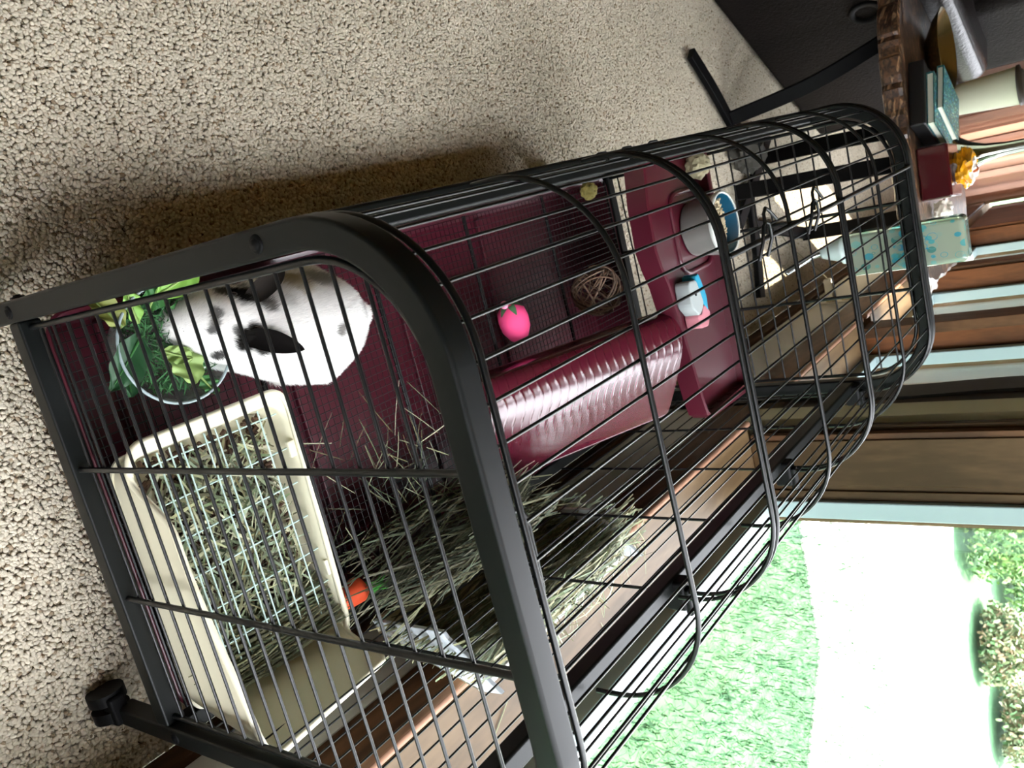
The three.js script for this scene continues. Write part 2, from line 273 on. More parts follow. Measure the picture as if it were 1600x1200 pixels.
// ---------------------------------------------------------------- outdoors
{
  const r = rngOf(5);
  const lawnTex = dataTex(512, 512, (u, v) => { const t = 0.5 * wrapNoise(u * 12, v * 12, 12, 12, 1) + 0.3 * wrapNoise(u * 50, v * 50, 50, 50, 2) + 0.2 * wrapNoise(u * 170, v * 170, 170, 170, 3); return [lerp(0.16, 0.28, t), lerp(0.31, 0.44, t), lerp(0.19, 0.29, t)]; }); lawnTex.repeat.set(0.5, 0.5);
  const lawn = structure('lawn'); put(lawn, 'turf', box3(1.02, 16, -0.9, -0.6, -18, 8), std({ map: lawnTex, roughness: 1 }));
  const paveTex = dataTex(256, 256, (u, v) => { const t = 0.5 * wrapNoise(u * 8, v * 8, 8, 8, 4) + 0.5 * wrapNoise(u * 90, v * 90, 90, 90, 5); const k = lerp(0.74, 0.84, t); return [k, k * 0.985, k * 0.95]; });
  const dr = structure('driveway'); put(dr, 'concrete', extrudeXZ([[1.05, -4.15], [2.3, -3.98], [3.0, -3.95], [3.5, -3.45], [5.0, -2.9], [15, -2.6], [15, -7.2], [5.2, -6.3], [4.4, -7.0], [3.6, -7.6], [1.05, -8.2]], -0.62, -0.585), std({ map: paveTex, roughness: 0.95 }));
  const gb = blades(26000, () => { const x = 1.2 + r() * 3.2, z = -5 + r() * 5.5, k = 0.7 + 0.5 * r(); return { p: V(x, -0.585, z), d: V((r() - 0.5) * 1.4, 0.6, (r() - 0.5) * 1.4), l: 0.05 + 0.05 * r(), w: 0.006, c: [0.035 * k, 0.115 * k, 0.05 * k], bend: 0.2 }; });
  tag(solo('grass', gb, M.hay, 'short bright green grass of the lawn outside the big window'), null, null, null, 'stuff').userData.category = 'grass';
  const leafy = (n, fn, size, cols) => blades(n, () => { const p = fn(); return { p, d: V(r() - 0.5, r() - 0.3, r() - 0.5), l: size * (0.7 + 0.8 * r()), w: size * 0.55, c: cols[(r() * cols.length) | 0].map(((f) => (q) => q * f)(0.6 + 0.6 * r())), bend: 0.3 }; });
  const greens = ['#4c7a3e', '#5f8c4a', '#3c6436', '#7a9a5a'].map(lin), browns = ['#6f7a58', '#8a7a5e', '#5d8455', '#93a07a'].map(lin);
  const shrub = (x, z, rx, h, cols, label, group) => {
    const t = thing('shrub', label, 'shrub', [x, -0.6, z], group);
    const ball = () => { let p; do p = V(r() * 2 - 1, r(), r() * 2 - 1); while (p.lengthSq() > 1); return V(p.x * rx, 0.06 + p.y * h, p.z * rx); };
    put(t, 'foliage', leafy(Math.floor(5200 * rx), ball, 0.055, cols), M.hay); for (let k = 0; k < 4; k++) put(t, 'stem', bar(V(0, -0.02, 0), V((r() - 0.5) * rx, h * 0.6, (r() - 0.5) * rx), 0.012, 6), M.woodBrown);
  };
  shrub(4.0, -8.2, 0.75, 1.0, greens, 'dense dark green shrub beyond the driveway, nearest the post', null);
  shrub(5.55, -9.6, 0.75, 1.1, greens, 'mid green shrub beyond the driveway, right behind the dense one', null);
  shrub(5.35, -7.9, 0.42, 0.45, browns, 'small olive shrub at the middle of the driveway edge', null);
  shrub(6.5, -8.3, 0.5, 0.6, browns, 'thin pale shrub spotting the far edge of the driveway', null);
  shrub(7.5, -7.3, 0.45, 0.35, browns, 'low pale shrub furthest along the driveway edge', null);
  shrub(2.9, -10.2, 0.9, 1.2, greens, 'green shrub seen through the second window', null);
  // unseen trees added across the lawn to close off the low sky
  [[9.5, -5.0, 'added unseen tree blocking low sky across the lawn, furthest along'], [9.0, -1.2, 'added unseen tree blocking low sky across the lawn, second along'], [9.4, 2.6, 'added unseen tree blocking low sky across the lawn, third along'], [9.0, 6.4, 'added unseen tree blocking low sky across the lawn, last behind the camera']].forEach(([x, z, lab], i) => {
    const t = thing('added_tall_tree', lab, 'tree', [x, -0.6, z], 'added trees blocking the low sky');
    put(t, 'trunk', rod([V(0, 0, 0), V(0.1, 2, 0), V(0, 5, 0.1)], (q) => 0.25 - 0.12 * q, 10), M.woodBrown);
    put(t, 'foliage', leafy(7000, () => { let p; do p = V(r() * 2 - 1, r() * 2 - 1, r() * 2 - 1); while (p.lengthSq() > 1); return V(p.x * 2.0, 4.9 + p.y * 4.3, p.z * 1.65); }, 0.42, greens), M.hay);
  });
  // unseen tree added outside the big window to keep sun off the cage
  const tr = thing('added_shade_tree', 'added unseen leafy tree keeping the sun off the cage', 'tree', [5.4, -0.6, -2.6]);
  put(tr, 'trunk', rod([V(0, 0, 0), V(0.05, 1, 0), V(-0.05, 2.2, 0.05), V(-0.4, 3.8, -0.3), V(-1.5, 5.8, -0.5), V(-2.3, 7.4, -1.0)], (t) => 0.22 - 0.1 * t, 10), M.woodBrown);
  put(tr, 'foliage', leafy(24000, () => { let p; do p = V(r() * 2 - 1, r() * 2 - 1, r() * 2 - 1); while (p.lengthSq() > 1); return V(p.x * 1.7 - 2.4, 7.9 + p.y * 1.0, p.z * 2.5 - 1.1); }, 0.26, greens), M.hay);
}

// ---------------------------------------------------------------- rabbit cage
const W = 0.6, H = 0.849, L = 1.4, RAD = 0.132, GRID = 0.19;
const cage = thing('rabbit_cage', 'long black wire rabbit cage with arched tube ends on casters by the window', 'cage', [0.3, 0, -0.7]);
function archPath(inset, y0, z, n = 14, r = RAD) { const p = [V(inset, y0, z)], R2 = r - inset * 0.6, x0 = inset, x1 = W - inset, yt = H - inset; p.push(V(x0, (y0 + yt - R2) / 2, z)); for (let k = 0; k <= n; k++) { const a = Math.PI - k / n * Math.PI / 2; p.push(V(x0 + R2 + R2 * Math.cos(a), yt - R2 + R2 * Math.sin(a), z)); } p.push(V(W / 2, yt, z)); for (let k = 0; k <= n; k++) { const a = Math.PI / 2 - k / n * Math.PI / 2; p.push(V(x1 - R2 + R2 * Math.cos(a), yt - R2 + R2 * Math.sin(a), z)); } p.push(V(x1, (y0 + yt - R2) / 2, z), V(x1, y0, z)); return p; }
const TUBE = 0.027;
for (const [z, lab] of [[-TUBE / 2, 'front arch of square black tube'], [-L + TUBE / 2, 'rear arch of square black tube']]) {
  putW(cage, 'frame_arch', sweep(archPath(TUBE / 2, 0.05, z), roundRect(TUBE, TUBE, 0.004), V(0, 0, 1)), M.metal, lab);
  putW(cage, 'base_rail', box3(TUBE, W - TUBE, GRID - TUBE, GRID, z - TUBE / 2, z + TUBE / 2, 'x', 0.003), M.metal);
  for (const x of [TUBE / 2, W - TUBE / 2]) {
    const c = folder(cage, 'caster'); const px = x; const zz = z + (z > -0.5 ? 0.010 : -0.012);
    putW(c, 'fork', merge([box3(px - 0.032, px + 0.010, 0.03, 0.058, zz - 0.012, zz + 0.012, 'x', 0.004), bar(V(px, 0.04, z), V(px, 0.07, z), 0.007)]), M.black);
    for (const s of [-1, 1]) { const wg = new THREE.CylinderGeometry(0.026, 0.026, 0.016, 22); wg.rotateZ(Math.PI / 2); wg.translate(px - 0.016 + s * 0.013, 0.026, zz); putW(c, 'wheel', wg, M.black); }
  }
}
for (const x of [0.012, W - 0.012]) {
  putW(cage, 'base_rail', box3(x - 0.012, x + 0.012, GRID - TUBE, GRID, -L + TUBE, -TUBE, 'z', 0.003), M.metal);
  putW(cage, 'side_rail', box3(x - 0.013, x + 0.013, 0.654, 0.680, -L + TUBE, -TUBE, 'z', 0.004), M.metal);
}
// clips on the right side rail
for (const z of [-0.5, -0.93, -1.36]) putW(cage, 'hinge_clip', merge([box3(0.578, 0.622, 0.664, 0.694, z - 0.014, z + 0.014, 'x', 0.005), box3(0.59, 0.63, 0.69, 0.70, z - 0.006, z + 0.010, 'x', 0.003)]), M.black);
// screw caps on the tubes
{ const cap = lathe([[0, 0.004], [0.004, 0.0036], [0.0045, 0.002], [0.0062, 0.002], [0.0078, 0.0016], [0.0085, 0]], 20);
  const screw = (x, y, z, rot) => { const g = cap.clone(); g.rotateX(rot === 'z' ? Math.PI / 2 : 0); if (rot === 'x') g.rotateZ(Math.PI / 2); g.translate(x, y, z); putW(cage, 'screw_cap', g, M.black); };
  screw(0.0135, 0.672, 0, 'z'); screw(0.0135, 0.178, 0, 'z'); screw(W - 0.0135, 0.20, 0, 'z'); screw(W - 0.0135, 0.672, 0, 'z'); screw(-0.001, 0.178, -0.015, 'x'); }
// end panels
function endPanel(z, dir) {
  const p = folder(cage, 'end_panel'), b0 = 0.036, rr = 0.105, yt = 0.816, pts = [V(b0, GRID, z)];
  for (let k = 0; k <= 10; k++) { const a = Math.PI - k / 10 * Math.PI / 2; pts.push(V(b0 + rr + rr * Math.cos(a), yt - rr + rr * Math.sin(a), z)); }
  for (let k = 0; k <= 10; k++) { const a = Math.PI / 2 - k / 10 * Math.PI / 2; pts.push(V(W - b0 - rr + rr * Math.cos(a), yt - rr + rr * Math.sin(a), z)); }
  pts.push(V(W - b0, GRID, z)); putW(p, 'border_wire', rod(pts, 0.0036, 8), M.wire);
  for (const x of [0.216, 0.391]) putW(p, 'upright_wire', bar(V(x, GRID - 0.005, z + dir * 0.004), V(x, H - TUBE + 0.004, z + dir * 0.004), 0.0036), M.wire);
  for (let y = 0.211; y < 0.80; y += 0.0350) { const dy = y - (yt - rr), x0 = dy > 0 ? b0 + rr - Math.sqrt(Math.max(0, rr * rr - dy * dy)) : b0; putW(p, 'wire', bar(V(x0, y, z), V(W - x0, y, z), 0.0019, 7), M.wire); }
}
endPanel(-0.0135, 1); endPanel(-L + 0.0135, 1);
// roof: outline of the curved top, by arc length from the left rail
const OUT = []; { const q = archPath(0.005, 0.69, 0, 24, RAD); for (const p of q) OUT.push(p); }
const OUTL = [0]; for (let i = 1; i < OUT.length; i++) OUTL.push(OUTL[i - 1] + OUT[i].distanceTo(OUT[i - 1]));
const outLen = OUTL[OUTL.length - 1];
function outAt(s, inset = 0) { s = clamp(s, 0, outLen); let i = 1; while (i < OUTL.length - 1 && OUTL[i] < s) i++; const t = (s - OUTL[i - 1]) / Math.max(1e-9, OUTL[i] - OUTL[i - 1]); const p = OUT[i - 1].clone().lerp(OUT[i], t), d = OUT[i].clone().sub(OUT[i - 1]).normalize(); return p.addScaledVector(V(d.y, -d.x, 0), inset); }
function roofPanel(z0, z1, seam, hoops) {
  const p = folder(cage, 'roof_panel');
  for (const z of hoops) { const pts = []; for (let k = 0; k <= 60; k++) { const q = outAt(outLen * k / 60); pts.push(V(q.x, q.y, z)); } putW(p, 'hoop', rod(pts, 0.0031, 8), M.wire); }
  for (let s = 0.03; s < outLen - 0.01; s += 0.0335) { const q = outAt(s, 0.0045); putW(p, 'wire', bar(V(q.x, q.y, z0), V(q.x, q.y, z1), 0.0017, 7), M.wire); }
  if (seam) putW(p, 'door_edge_wire', bar(V(0.150, 0.847, z0), V(0.150, 0.847, z1), 0.0036), M.wire);
}
roofPanel(-0.03, -0.482, false, [-0.036, -0.262, -0.480]); roofPanel(-0.492, -0.928, true, [-0.494, -0.705, -0.926]); roofPanel(-0.938, -1.37, true, [-0.940, -1.15, -1.364]);
// paperclip latches at the roof door
for (const z of [-0.575, -0.76]) {
  const l = []; const add = (x, y, zz) => l.push(V(x, y, zz)); add(0.172, 0.8475, z); add(0.15, 0.856, z); add(0.132, 0.858, z - 0.004); add(0.128, 0.858, z - 0.014); add(0.132, 0.858, z - 0.024); add(0.15, 0.857, z - 0.028); add(0.172, 0.8475, z - 0.028);
  putW(cage, 'latch', merge([rod(l, 0.0022, 7), rod([V(0.142, 0.858, z - 0.01), V(0.118, 0.858, z - 0.012), V(0.112, 0.858, z - 0.020), V(0.116, 0.858, z - 0.03), V(0.13, 0.858, z - 0.05)], 0.0022, 7)]), M.wire);
}
// side panels
for (const [x, s] of [[0.004, -1], [W - 0.004, 1]]) {
  const p = folder(cage, 'side_panel');
  for (let y = 0.222; y < 0.65; y += 0.0335) putW(p, 'wire', bar(V(x, y, -L + 0.03), V(x, y, -0.03), 0.0014, 6), M.wire);
  for (const z of [-0.045, -0.275, -0.5, -0.725, -0.94, -1.16, -1.36]) putW(p, 'upright_wire', bar(V(x + s * 0.003, GRID - 0.01, z), V(x + s * 0.003, 0.66, z), 0.0025), M.wire);
}
// wire loops of the left side door latches, sticking out past the rail
for (const [z, y] of [[-0.90, 0.455], [-0.965, 0.47], [-1.04, 0.485]]) putW(cage, 'latch', rod([V(0.0, y, z), V(-0.008, y + 0.002, z), V(-0.012, y + 0.004, z - 0.006), V(-0.012, y + 0.006, z - 0.03), V(-0.004, y + 0.008, z - 0.036)], 0.0022, 7), M.wire);
// maroon tray and floor grids
{
  const o = (x0, x1, z0, z1, r) => { const a = []; for (const [cx, cz, a0] of [[x1 - r, z1 - r, 0], [x0 + r, z1 - r, 1], [x0 + r, z0 + r, 2], [x1 - r, z0 + r, 3]]) for (let k = 0; k <= 5; k++) { const t = (a0 + k / 5) * Math.PI / 2; a.push([cx + r * Math.cos(t), cz + r * Math.sin(t)]); } return a; };
  const path = o(0.03, 0.57, -L + 0.032, -0.032, 0.03).map(([x, z]) => V(x, 0, z));
  const tray = merge([extrudeXZ(o(0.045, 0.555, -L + 0.05, -0.05, 0.03), 0.085, 0.091), sweep(path, [[0.006, 0.184], [0.002, 0.187], [-0.004, 0.184], [-0.016, 0.088], [-0.012, 0.085], [0.0, 0.18]].map(([n, y]) => [n, y]), V(0, 1, 0), true)]);
  putW(cage, 'tray', tray, M.maroonTray, 'deep maroon plastic floor tray');
  for (const z of [-0.28, -0.56, -0.84, -1.12]) putW(cage, 'tray_rib', box3(0.05, 0.55, 0.09, 0.10, z + 0.13, z + 0.15, 'x', 0.003), M.maroonTray);
  for (let k = 0; k < 5; k++) { // five mesh floors, half-inch cells
    const z1 = -0.034 - k * 0.2664, z0 = z1 - 0.262, f = folder(cage, 'floor_grid'), list = [], sq = (a, b, r) => rod([a, b], r, 4);
    for (let i = 0; i <= 42; i++) { const x = 0.038 + i * 0.0125; list.push(sq(V(x, GRID - 0.001, z0), V(x, GRID - 0.001, z1), 0.00075)); }
    for (let i = 0; i <= 21; i++) { const z = z0 + i * 0.01248; list.push(sq(V(0.038, GRID - 0.0022, z), V(0.563, GRID - 0.0022, z), 0.00075)); }
    tag(putW(f, 'mesh', merge(list), M.wire), null, null, null, 'stuff');
    putW(f, 'crossbar', bar(V(0.036, GRID - 0.004, z0), V(0.565, GRID - 0.004, z0), 0.0028), M.wire); putW(f, 'crossbar', bar(V(0.036, GRID - 0.004, z1), V(0.565, GRID - 0.004, z1), 0.0022), M.wire);
  }
}

// ---------------------------------------------------------------- shelf and ramp
{
  const edge = [[0.006, -1.40], [0.006, -1.11], [0.03, -1.088], [0.10, -1.072], [0.19, -1.066], [0.225, -1.075], [0.265, -1.091], [0.33, -1.104], [0.52, -1.135], [0.555, -1.145], [0.567, -1.16], [0.567, -1.372], [0.552, -1.392], [0.53, -1.398]].map(([x, z]) => [clamp(x, 0.008, 0.566), Math.max(z, -1.368)]);
  const t = thing('cage_shelf', 'maroon plastic tray shelf raised at the far end inside the cage', 'shelf', [0.29, 0.40, -1.24]);
  putW(t, 'floor', extrudeXZ(edge, 0.414, 0.42, 0.001), M.maroon);
  const path = edge.map(([x, z]) => V(x, 0, z));
  putW(t, 'rim', sweep(path, [[-0.005, 0.402], [0.001, 0.402], [0.001, 0.440], [0.004, 0.4445], [0.0, 0.4475], [-0.006, 0.4455]].map(([n, y]) => [n, y]), V(0, 1, 0), true), M.maroon);
  const ring = (x0, x1, z0, z1, r) => { const a = []; for (const [cx, cz, a0] of [[x1 - r, z1 - r, 0], [x0 + r, z1 - r, 1], [x0 + r, z0 + r, 2], [x1 - r, z0 + r, 3]]) for (let k = 0; k <= 5; k++) { const q = (a0 + k / 5) * Math.PI / 2; a.push(V(cx + r * Math.cos(q), 0.421, cz + r * Math.sin(q))); } return a; };
  putW(t, 'recess_ridge', rod(ring(0.098, 0.268, -1.36, -1.205, 0.035), 0.006, 8, true), M.maroon);
  for (const z of [-1.2, -1.25, -1.3, -1.34]) putW(t, 'hook', box3(0.562, 0.578, 0.405, 0.43, z - 0.007, z + 0.007, 'x', 0.003), M.maroon);
  const rm = thing('ramp', 'glossy maroon ribbed ramp leading up to the raised shelf', 'ramp', [0.44, GRID, -0.89]);
  const prof = new THREE.CatmullRomCurve3([[0.323, -0.055], [0.326, -0.018], [0.338, -0.002], [0.365, 0.004], [0.397, 0.0], [0.435, -0.014], [0.485, -0.037], [0.526, -0.058], [0.541, -0.068]].map(([x, h]) => V(x, h, 0)));
  const surf = (off, ribs) => (u, v) => { const q = prof.getPoint(u), z = lerp(-0.692, -1.102, v), rib = ribs * 0.0011 * Math.pow(Math.max(0, Math.cos(((v * 23 + 0.22 * Math.sin(q.x * 75) + 1) % 1 - 0.5) * 6.283)), 14) * smooth(0.326, 0.34, q.x) * (1 - smooth(0.42, 0.50, q.x)); return V(q.x + (q.x < 0.43 ? off : -off), Math.max(GRID + 0.002, 0.255 + 0.46 * (-z - 0.70) + q.y + rib - off), z).sub(V(0.44, GRID, -0.89)); };
  const top = grid(44, 330, surf(0, 1)), bot = grid(20, 20, surf(0.005, 0)); 
  put(rm, 'ramp_board', top, (M.rampMat = M.maroon.clone(), M.rampMat.side = THREE.DoubleSide, M.rampMat.roughness = 0.16, M.rampMat)); put(rm, 'underside', bot, M.rampMat);
  for (const s of [0, 1]) put(rm, 'side_bead', rod([0, 0.25, 0.5, 0.75, 1].map((v) => surf(0.002, 0)(s, v)), 0.0035, 8), M.maroon);
}

// ---------------------------------------------------------------- litter pan
{
  const t = thing('litter_pan', 'cream plastic corner litter pan with two high walls at the near end', 'litter pan', [0.4, GRID, -0.16]);
  // wall ring: base outline, top outline, height by position
  const base = [[0.226, -0.038], [0.572, -0.036], [0.566, -0.262], [0.228, -0.272]], lip = [[0.190, -0.034], [0.608, -0.03], [0.592, -0.27], [0.192, -0.285]];
  const N = 160, rc = 0.11, ringPt = (q, s) => { // rounded quad by superellipse-like corner cut
    const k = Math.floor(s * 4) % 4, f = s * 4 - Math.floor(s * 4), a = q[k], b = q[(k + 1) % 4], c = q[(k + 2) % 4], z = q[(k + 3) % 4];
    const P = (u, v, w) => [lerp(u[0], v[0], w), lerp(u[1], v[1], w)];
    if (f < rc) { const w = 0.5 + 0.5 * f / rc, p0 = P(a, z, rc), p2 = P(a, b, rc), m1 = P(p0, a, w), m2 = P(a, p2, w); return P(m1, m2, w); }
    if (f > 1 - rc) { const w = 0.5 * (f - (1 - rc)) / rc, p0 = P(b, a, rc), p2 = P(b, c, rc), m1 = P(p0, b, w), m2 = P(b, p2, w); return P(m1, m2, w); }
    return P(a, b, f); };
  const hAt = (s) => { const low = 0.252, hi = 0.352; // near wall 0..0.25, right 0.25..0.5, far 0.5..0.75, left 0.75..1
    if (s < 0.25) return lerp(low, lerp(0.312, hi, smooth(0.08, 0.25, s)), smooth(0.02, 0.072, s)) - 0.006 * Math.exp(-Math.pow((s - 0.03) / 0.012, 2)); if (s < 0.5) return lerp(hi, low, smooth(0.462, 0.5, s)); return low; };
  const NV = 12, wall = (d, y0, cap) => grid(N, NV, (u, v) => { const b = ringPt(base, u), l = ringPt(lip, u), h = hAt(u), y = lerp(y0, h - cap, v), f = (y - GRID) / (0.352 - GRID), full = clamp(f + 0.5 * smooth(0.85, 1, v) * (1 - f), 0, 1); let x = lerp(b[0], l[0], full), z = lerp(b[1], l[1], full); const cx = 0.4, cz = -0.16, dl = Math.hypot(x - cx, z - cz); x += (x - cx) / dl * -d; z += (z - cz) / dl * -d; return V(x, y, z); });
  const two = (m) => { const c = m.clone(); c.side = THREE.DoubleSide; return c; };
  M.creamD = two(M.cream);
  putW(t, 'wall', merge([wall(0, GRID, 0), wall(0.004, GRID + 0.004, 0)]), M.creamD);
  const rim = []; for (let i = 0; i < N; i++) { const u = i / N, h = hAt(u), f = (h - GRID) / (0.352 - GRID), b = ringPt(base, u), l = ringPt(lip, u), full = clamp(0.5 + 0.5 * f, 0, 1); rim.push(V(lerp(b[0], l[0], full), h, lerp(b[1], l[1], full))); }
  putW(t, 'rim', rod(rim, 0.0048, 8, true), M.cream, 'rolled pale rim');
  const fl = []; for (let i = 0; i < N; i++) { const p = ringPt(base, i / N), l = ringPt(lip, i / N); fl.push([lerp(p[0], l[0], 0.22), lerp(p[1], l[1], 0.22)]); }
  putW(t, 'bottom', extrudeXZ(fl.reverse(), GRID + 0.001, GRID + 0.006), M.cream);
  // white wire grate over the litter
  const g = folder(t, 'grate'), y = 0.243;
  for (let z = -0.063; z > -0.262; z -= 0.0172) putW(g, 'wire', bar(V(0.222, y, z), V(0.555, y, z), 0.0012, 6), M.whiteWire);
  for (let x = 0.236; x < 0.55; x += 0.052) putW(g, 'wire', bar(V(x, y - 0.002, -0.058), V(x, y - 0.002, -0.264), 0.0012, 6), M.whiteWire);
  for (const x of [0.29, 0.475]) putW(t, 'grate_tab', box3(x - 0.012, x + 0.012, 0.243, 0.25, -0.275, -0.262, 'x', 0.002), M.cream);
  const r = rngOf(21);
  const litter = tag(solo('hay_litter', merge([blades(760, () => ({ p: V(0.252 + r() * 0.28, 0.210 + r() * 0.026, -0.075 - r() * 0.165), d: V(r() - 0.5, (r() - 0.5) * 0.12, (r() - 0.5)), l: 0.02 + r() * 0.045, w: 0.0016 + r() * 0.0026, c: hayColors[(r() * 8) | 0].map(((f) => (q) => q * f)(0.4 + 1.1 * r())), bend: (r() - 0.5) * 0.5 })), blades(420, () => { const f = r(); return { p: V(0.485 + f * 0.07, 0.216 + f * 0.03 + r() * 0.014, -0.085 - r() * 0.15), d: V(0.3 * (r() - 0.5), (r() - 0.5) * 0.3, 1), l: 0.05 + r() * 0.07, w: 0.0012 + r() * 0.002, c: hayColors[[5, 7, 3, 0][(r() * 4) | 0]].map(((f) => (q) => q * f)(0.45 + 0.55 * r())), bend: (r() - 0.5) * 0.4 }; })]), M.hay, 'green brown hay lying under the white grate of the litter pan', 'hay'), null, null, null, 'stuff');
  const pel = []; for (let i = 0; i < 700; i++) { const q = new THREE.CylinderGeometry(0.003, 0.003, 0.008 + r() * 0.008, 6); q.rotateX(Math.PI / 2 + (r() - 0.5) * 0.6); q.rotateY(r() * 6.3); q.translate(0.235 + r() * 0.31, 0.203 + r() * 0.008, -0.065 - r() * 0.19); pel.push(q); }
  tag(solo('litter_pellets', merge(pel), std({ color: '#4a3424', roughness: 0.9 }), 'dark brown wood pellets beneath the hay in the litter pan', 'pellets'), null, null, null, 'stuff');
}

// ---------------------------------------------------------------- hay rack outside the right panel, loose hay
{
  const t = thing('hay_rack', 'pale white and cream trough packed with hay on the cage side by the sill', 'hay rack', [0.655, 0.22, -0.56]);
  const plate = (z) => { const s = new THREE.Shape([[0.611, 0.212], [0.611, 0.365], [0.622, 0.372], [0.652, 0.412], [0.668, 0.418], [0.698, 0.452], [0.7, 0.42], [0.672, 0.335], [0.632, 0.232]].map(([x, y]) => new THREE.Vector2(x, y))); const g = new THREE.ExtrudeGeometry(s, { depth: 0.006, bevelEnabled: true, bevelSize: 0.001, bevelThickness: 0.001, bevelSegments: 1 }); g.translate(0, 0, z); return g; };
  const pale = std({ color: '#cdd6dc', roughness: 0.5 }), two = (c) => { const m = c.clone(); m.side = THREE.DoubleSide; return m; };
  putW(t, 'end_plate', plate(-0.346), pale, 'pale blue grey end plate'); putW(t, 'end_plate', plate(-0.775), pale, 'pale blue grey end plate');
  const slant = grid(1, 1, (u, v) => V(lerp(0.630, 0.697, v), lerp(0.22, 0.412, v), lerp(-0.34, -0.77, u)));
  putW(t, 'outer_panel', merge([slant, grid(1, 1, (u, v) => V(lerp(0.634, 0.701, v), lerp(0.217, 0.409, v), lerp(-0.34, -0.77, u))), grid(1, 1, (u, v) => V(lerp(0.612, 0.632, v), lerp(0.214, 0.219, v), lerp(-0.34, -0.77, u)))]), two(M.cream));
  putW(t, 'top_lip', box3(0.694, 0.704, 0.405, 0.416, -0.77, -0.34, 'z', 0.003), M.white);
putW(cage, 'handle_loop', rod([V(0.272, 0.81, -0.026), V(0.272, 0.81, -0.060), V(0.274, 0.81, -0.069), V(0.282, 0.81, -0.076), V(0.292, 0.81, -0.078), V(0.348, 0.81, -0.076), V(0.358, 0.81, -0.073), V(0.362, 0.81, -0.064), V(0.363, 0.81, -0.026)], 0.0036, 8), M.wire, 'thick wire handle loop behind the front arch');
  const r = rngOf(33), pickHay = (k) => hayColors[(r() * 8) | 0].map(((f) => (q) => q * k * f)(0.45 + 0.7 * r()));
  tag(solo('rack_hay', merge([blades(1500, () => { const f = r(), z = -0.35 - r() * 0.46, y = lerp(0.24, 0.43, f) + 0.02 * r(); return { p: V(lerp(0.625, 0.66, f) + (r() - 0.5) * 0.035, y, z), d: V((r() - 0.5) * 0.5, (r() - 0.5) * 0.7, 1), l: 0.05 + r() * 0.09, w: 0.0016 + r() * 0.0034, c: pickHay(1.1), bend: (r() - 0.5) * 0.6 }; }),
    blades(130, () => ({ p: V(0.67 + r() * 0.05, 0.40 + r() * 0.035, -0.5 - r() * 0.33), d: V(r() - 0.2, (r() - 0.6) * 0.8, r() - 0.5), l: 0.04 + r() * 0.05, w: 0.0012 + r() * 0.002, c: pickHay(1.2), bend: 0.5 }))]), M.hay, 'green hay stuffed in the trough beside the window sill', 'hay'), null, null, null, 'stuff');
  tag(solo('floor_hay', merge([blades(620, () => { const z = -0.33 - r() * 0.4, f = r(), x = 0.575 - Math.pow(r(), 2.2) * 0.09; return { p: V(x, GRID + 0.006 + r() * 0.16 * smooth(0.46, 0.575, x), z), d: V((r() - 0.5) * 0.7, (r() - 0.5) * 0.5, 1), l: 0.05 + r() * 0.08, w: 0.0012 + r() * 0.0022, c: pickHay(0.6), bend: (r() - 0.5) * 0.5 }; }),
    blades(80, () => ({ p: V(0.25 + Math.sqrt(r()) * 0.3, GRID + 0.004 + r() * 0.012, -0.33 - r() * 0.3), d: V(r() - 0.5, (r() - 0.5) * 0.1, r() - 0.5), l: 0.04 + r() * 0.06, w: 0.001 + r() * 0.001, c: pickHay(0.9), bend: (r() - 0.5) * 0.3 }))]), M.hay, 'hay with shade put into its colour on the cage floor behind the litter pan', 'hay'), null, null, null, 'stuff');  // same hay palette turned down: shade is painted into the blades
  for (let i = 0; i < 3; i++) solo('hay_stalk', blades(3, (k) => ({ p: V(0.80 + i * 0.02, 0.3715 + k * 0.0006, -0.40 - i * 0.16), d: V(0.4 + 0.3 * i, 0, 0.6 - 0.5 * i), l: 0.045 + 0.012 * k, w: 0.0018, c: hayColors[i], bend: 0 })), M.hay, ['pale hay stalk fallen on the tan sill near the front', 'second pale stalk of hay on the tan sill', 'furthest pale stalk of hay on the tan sill'][i], 'hay stalk', 'hay stalks on the sill');
}

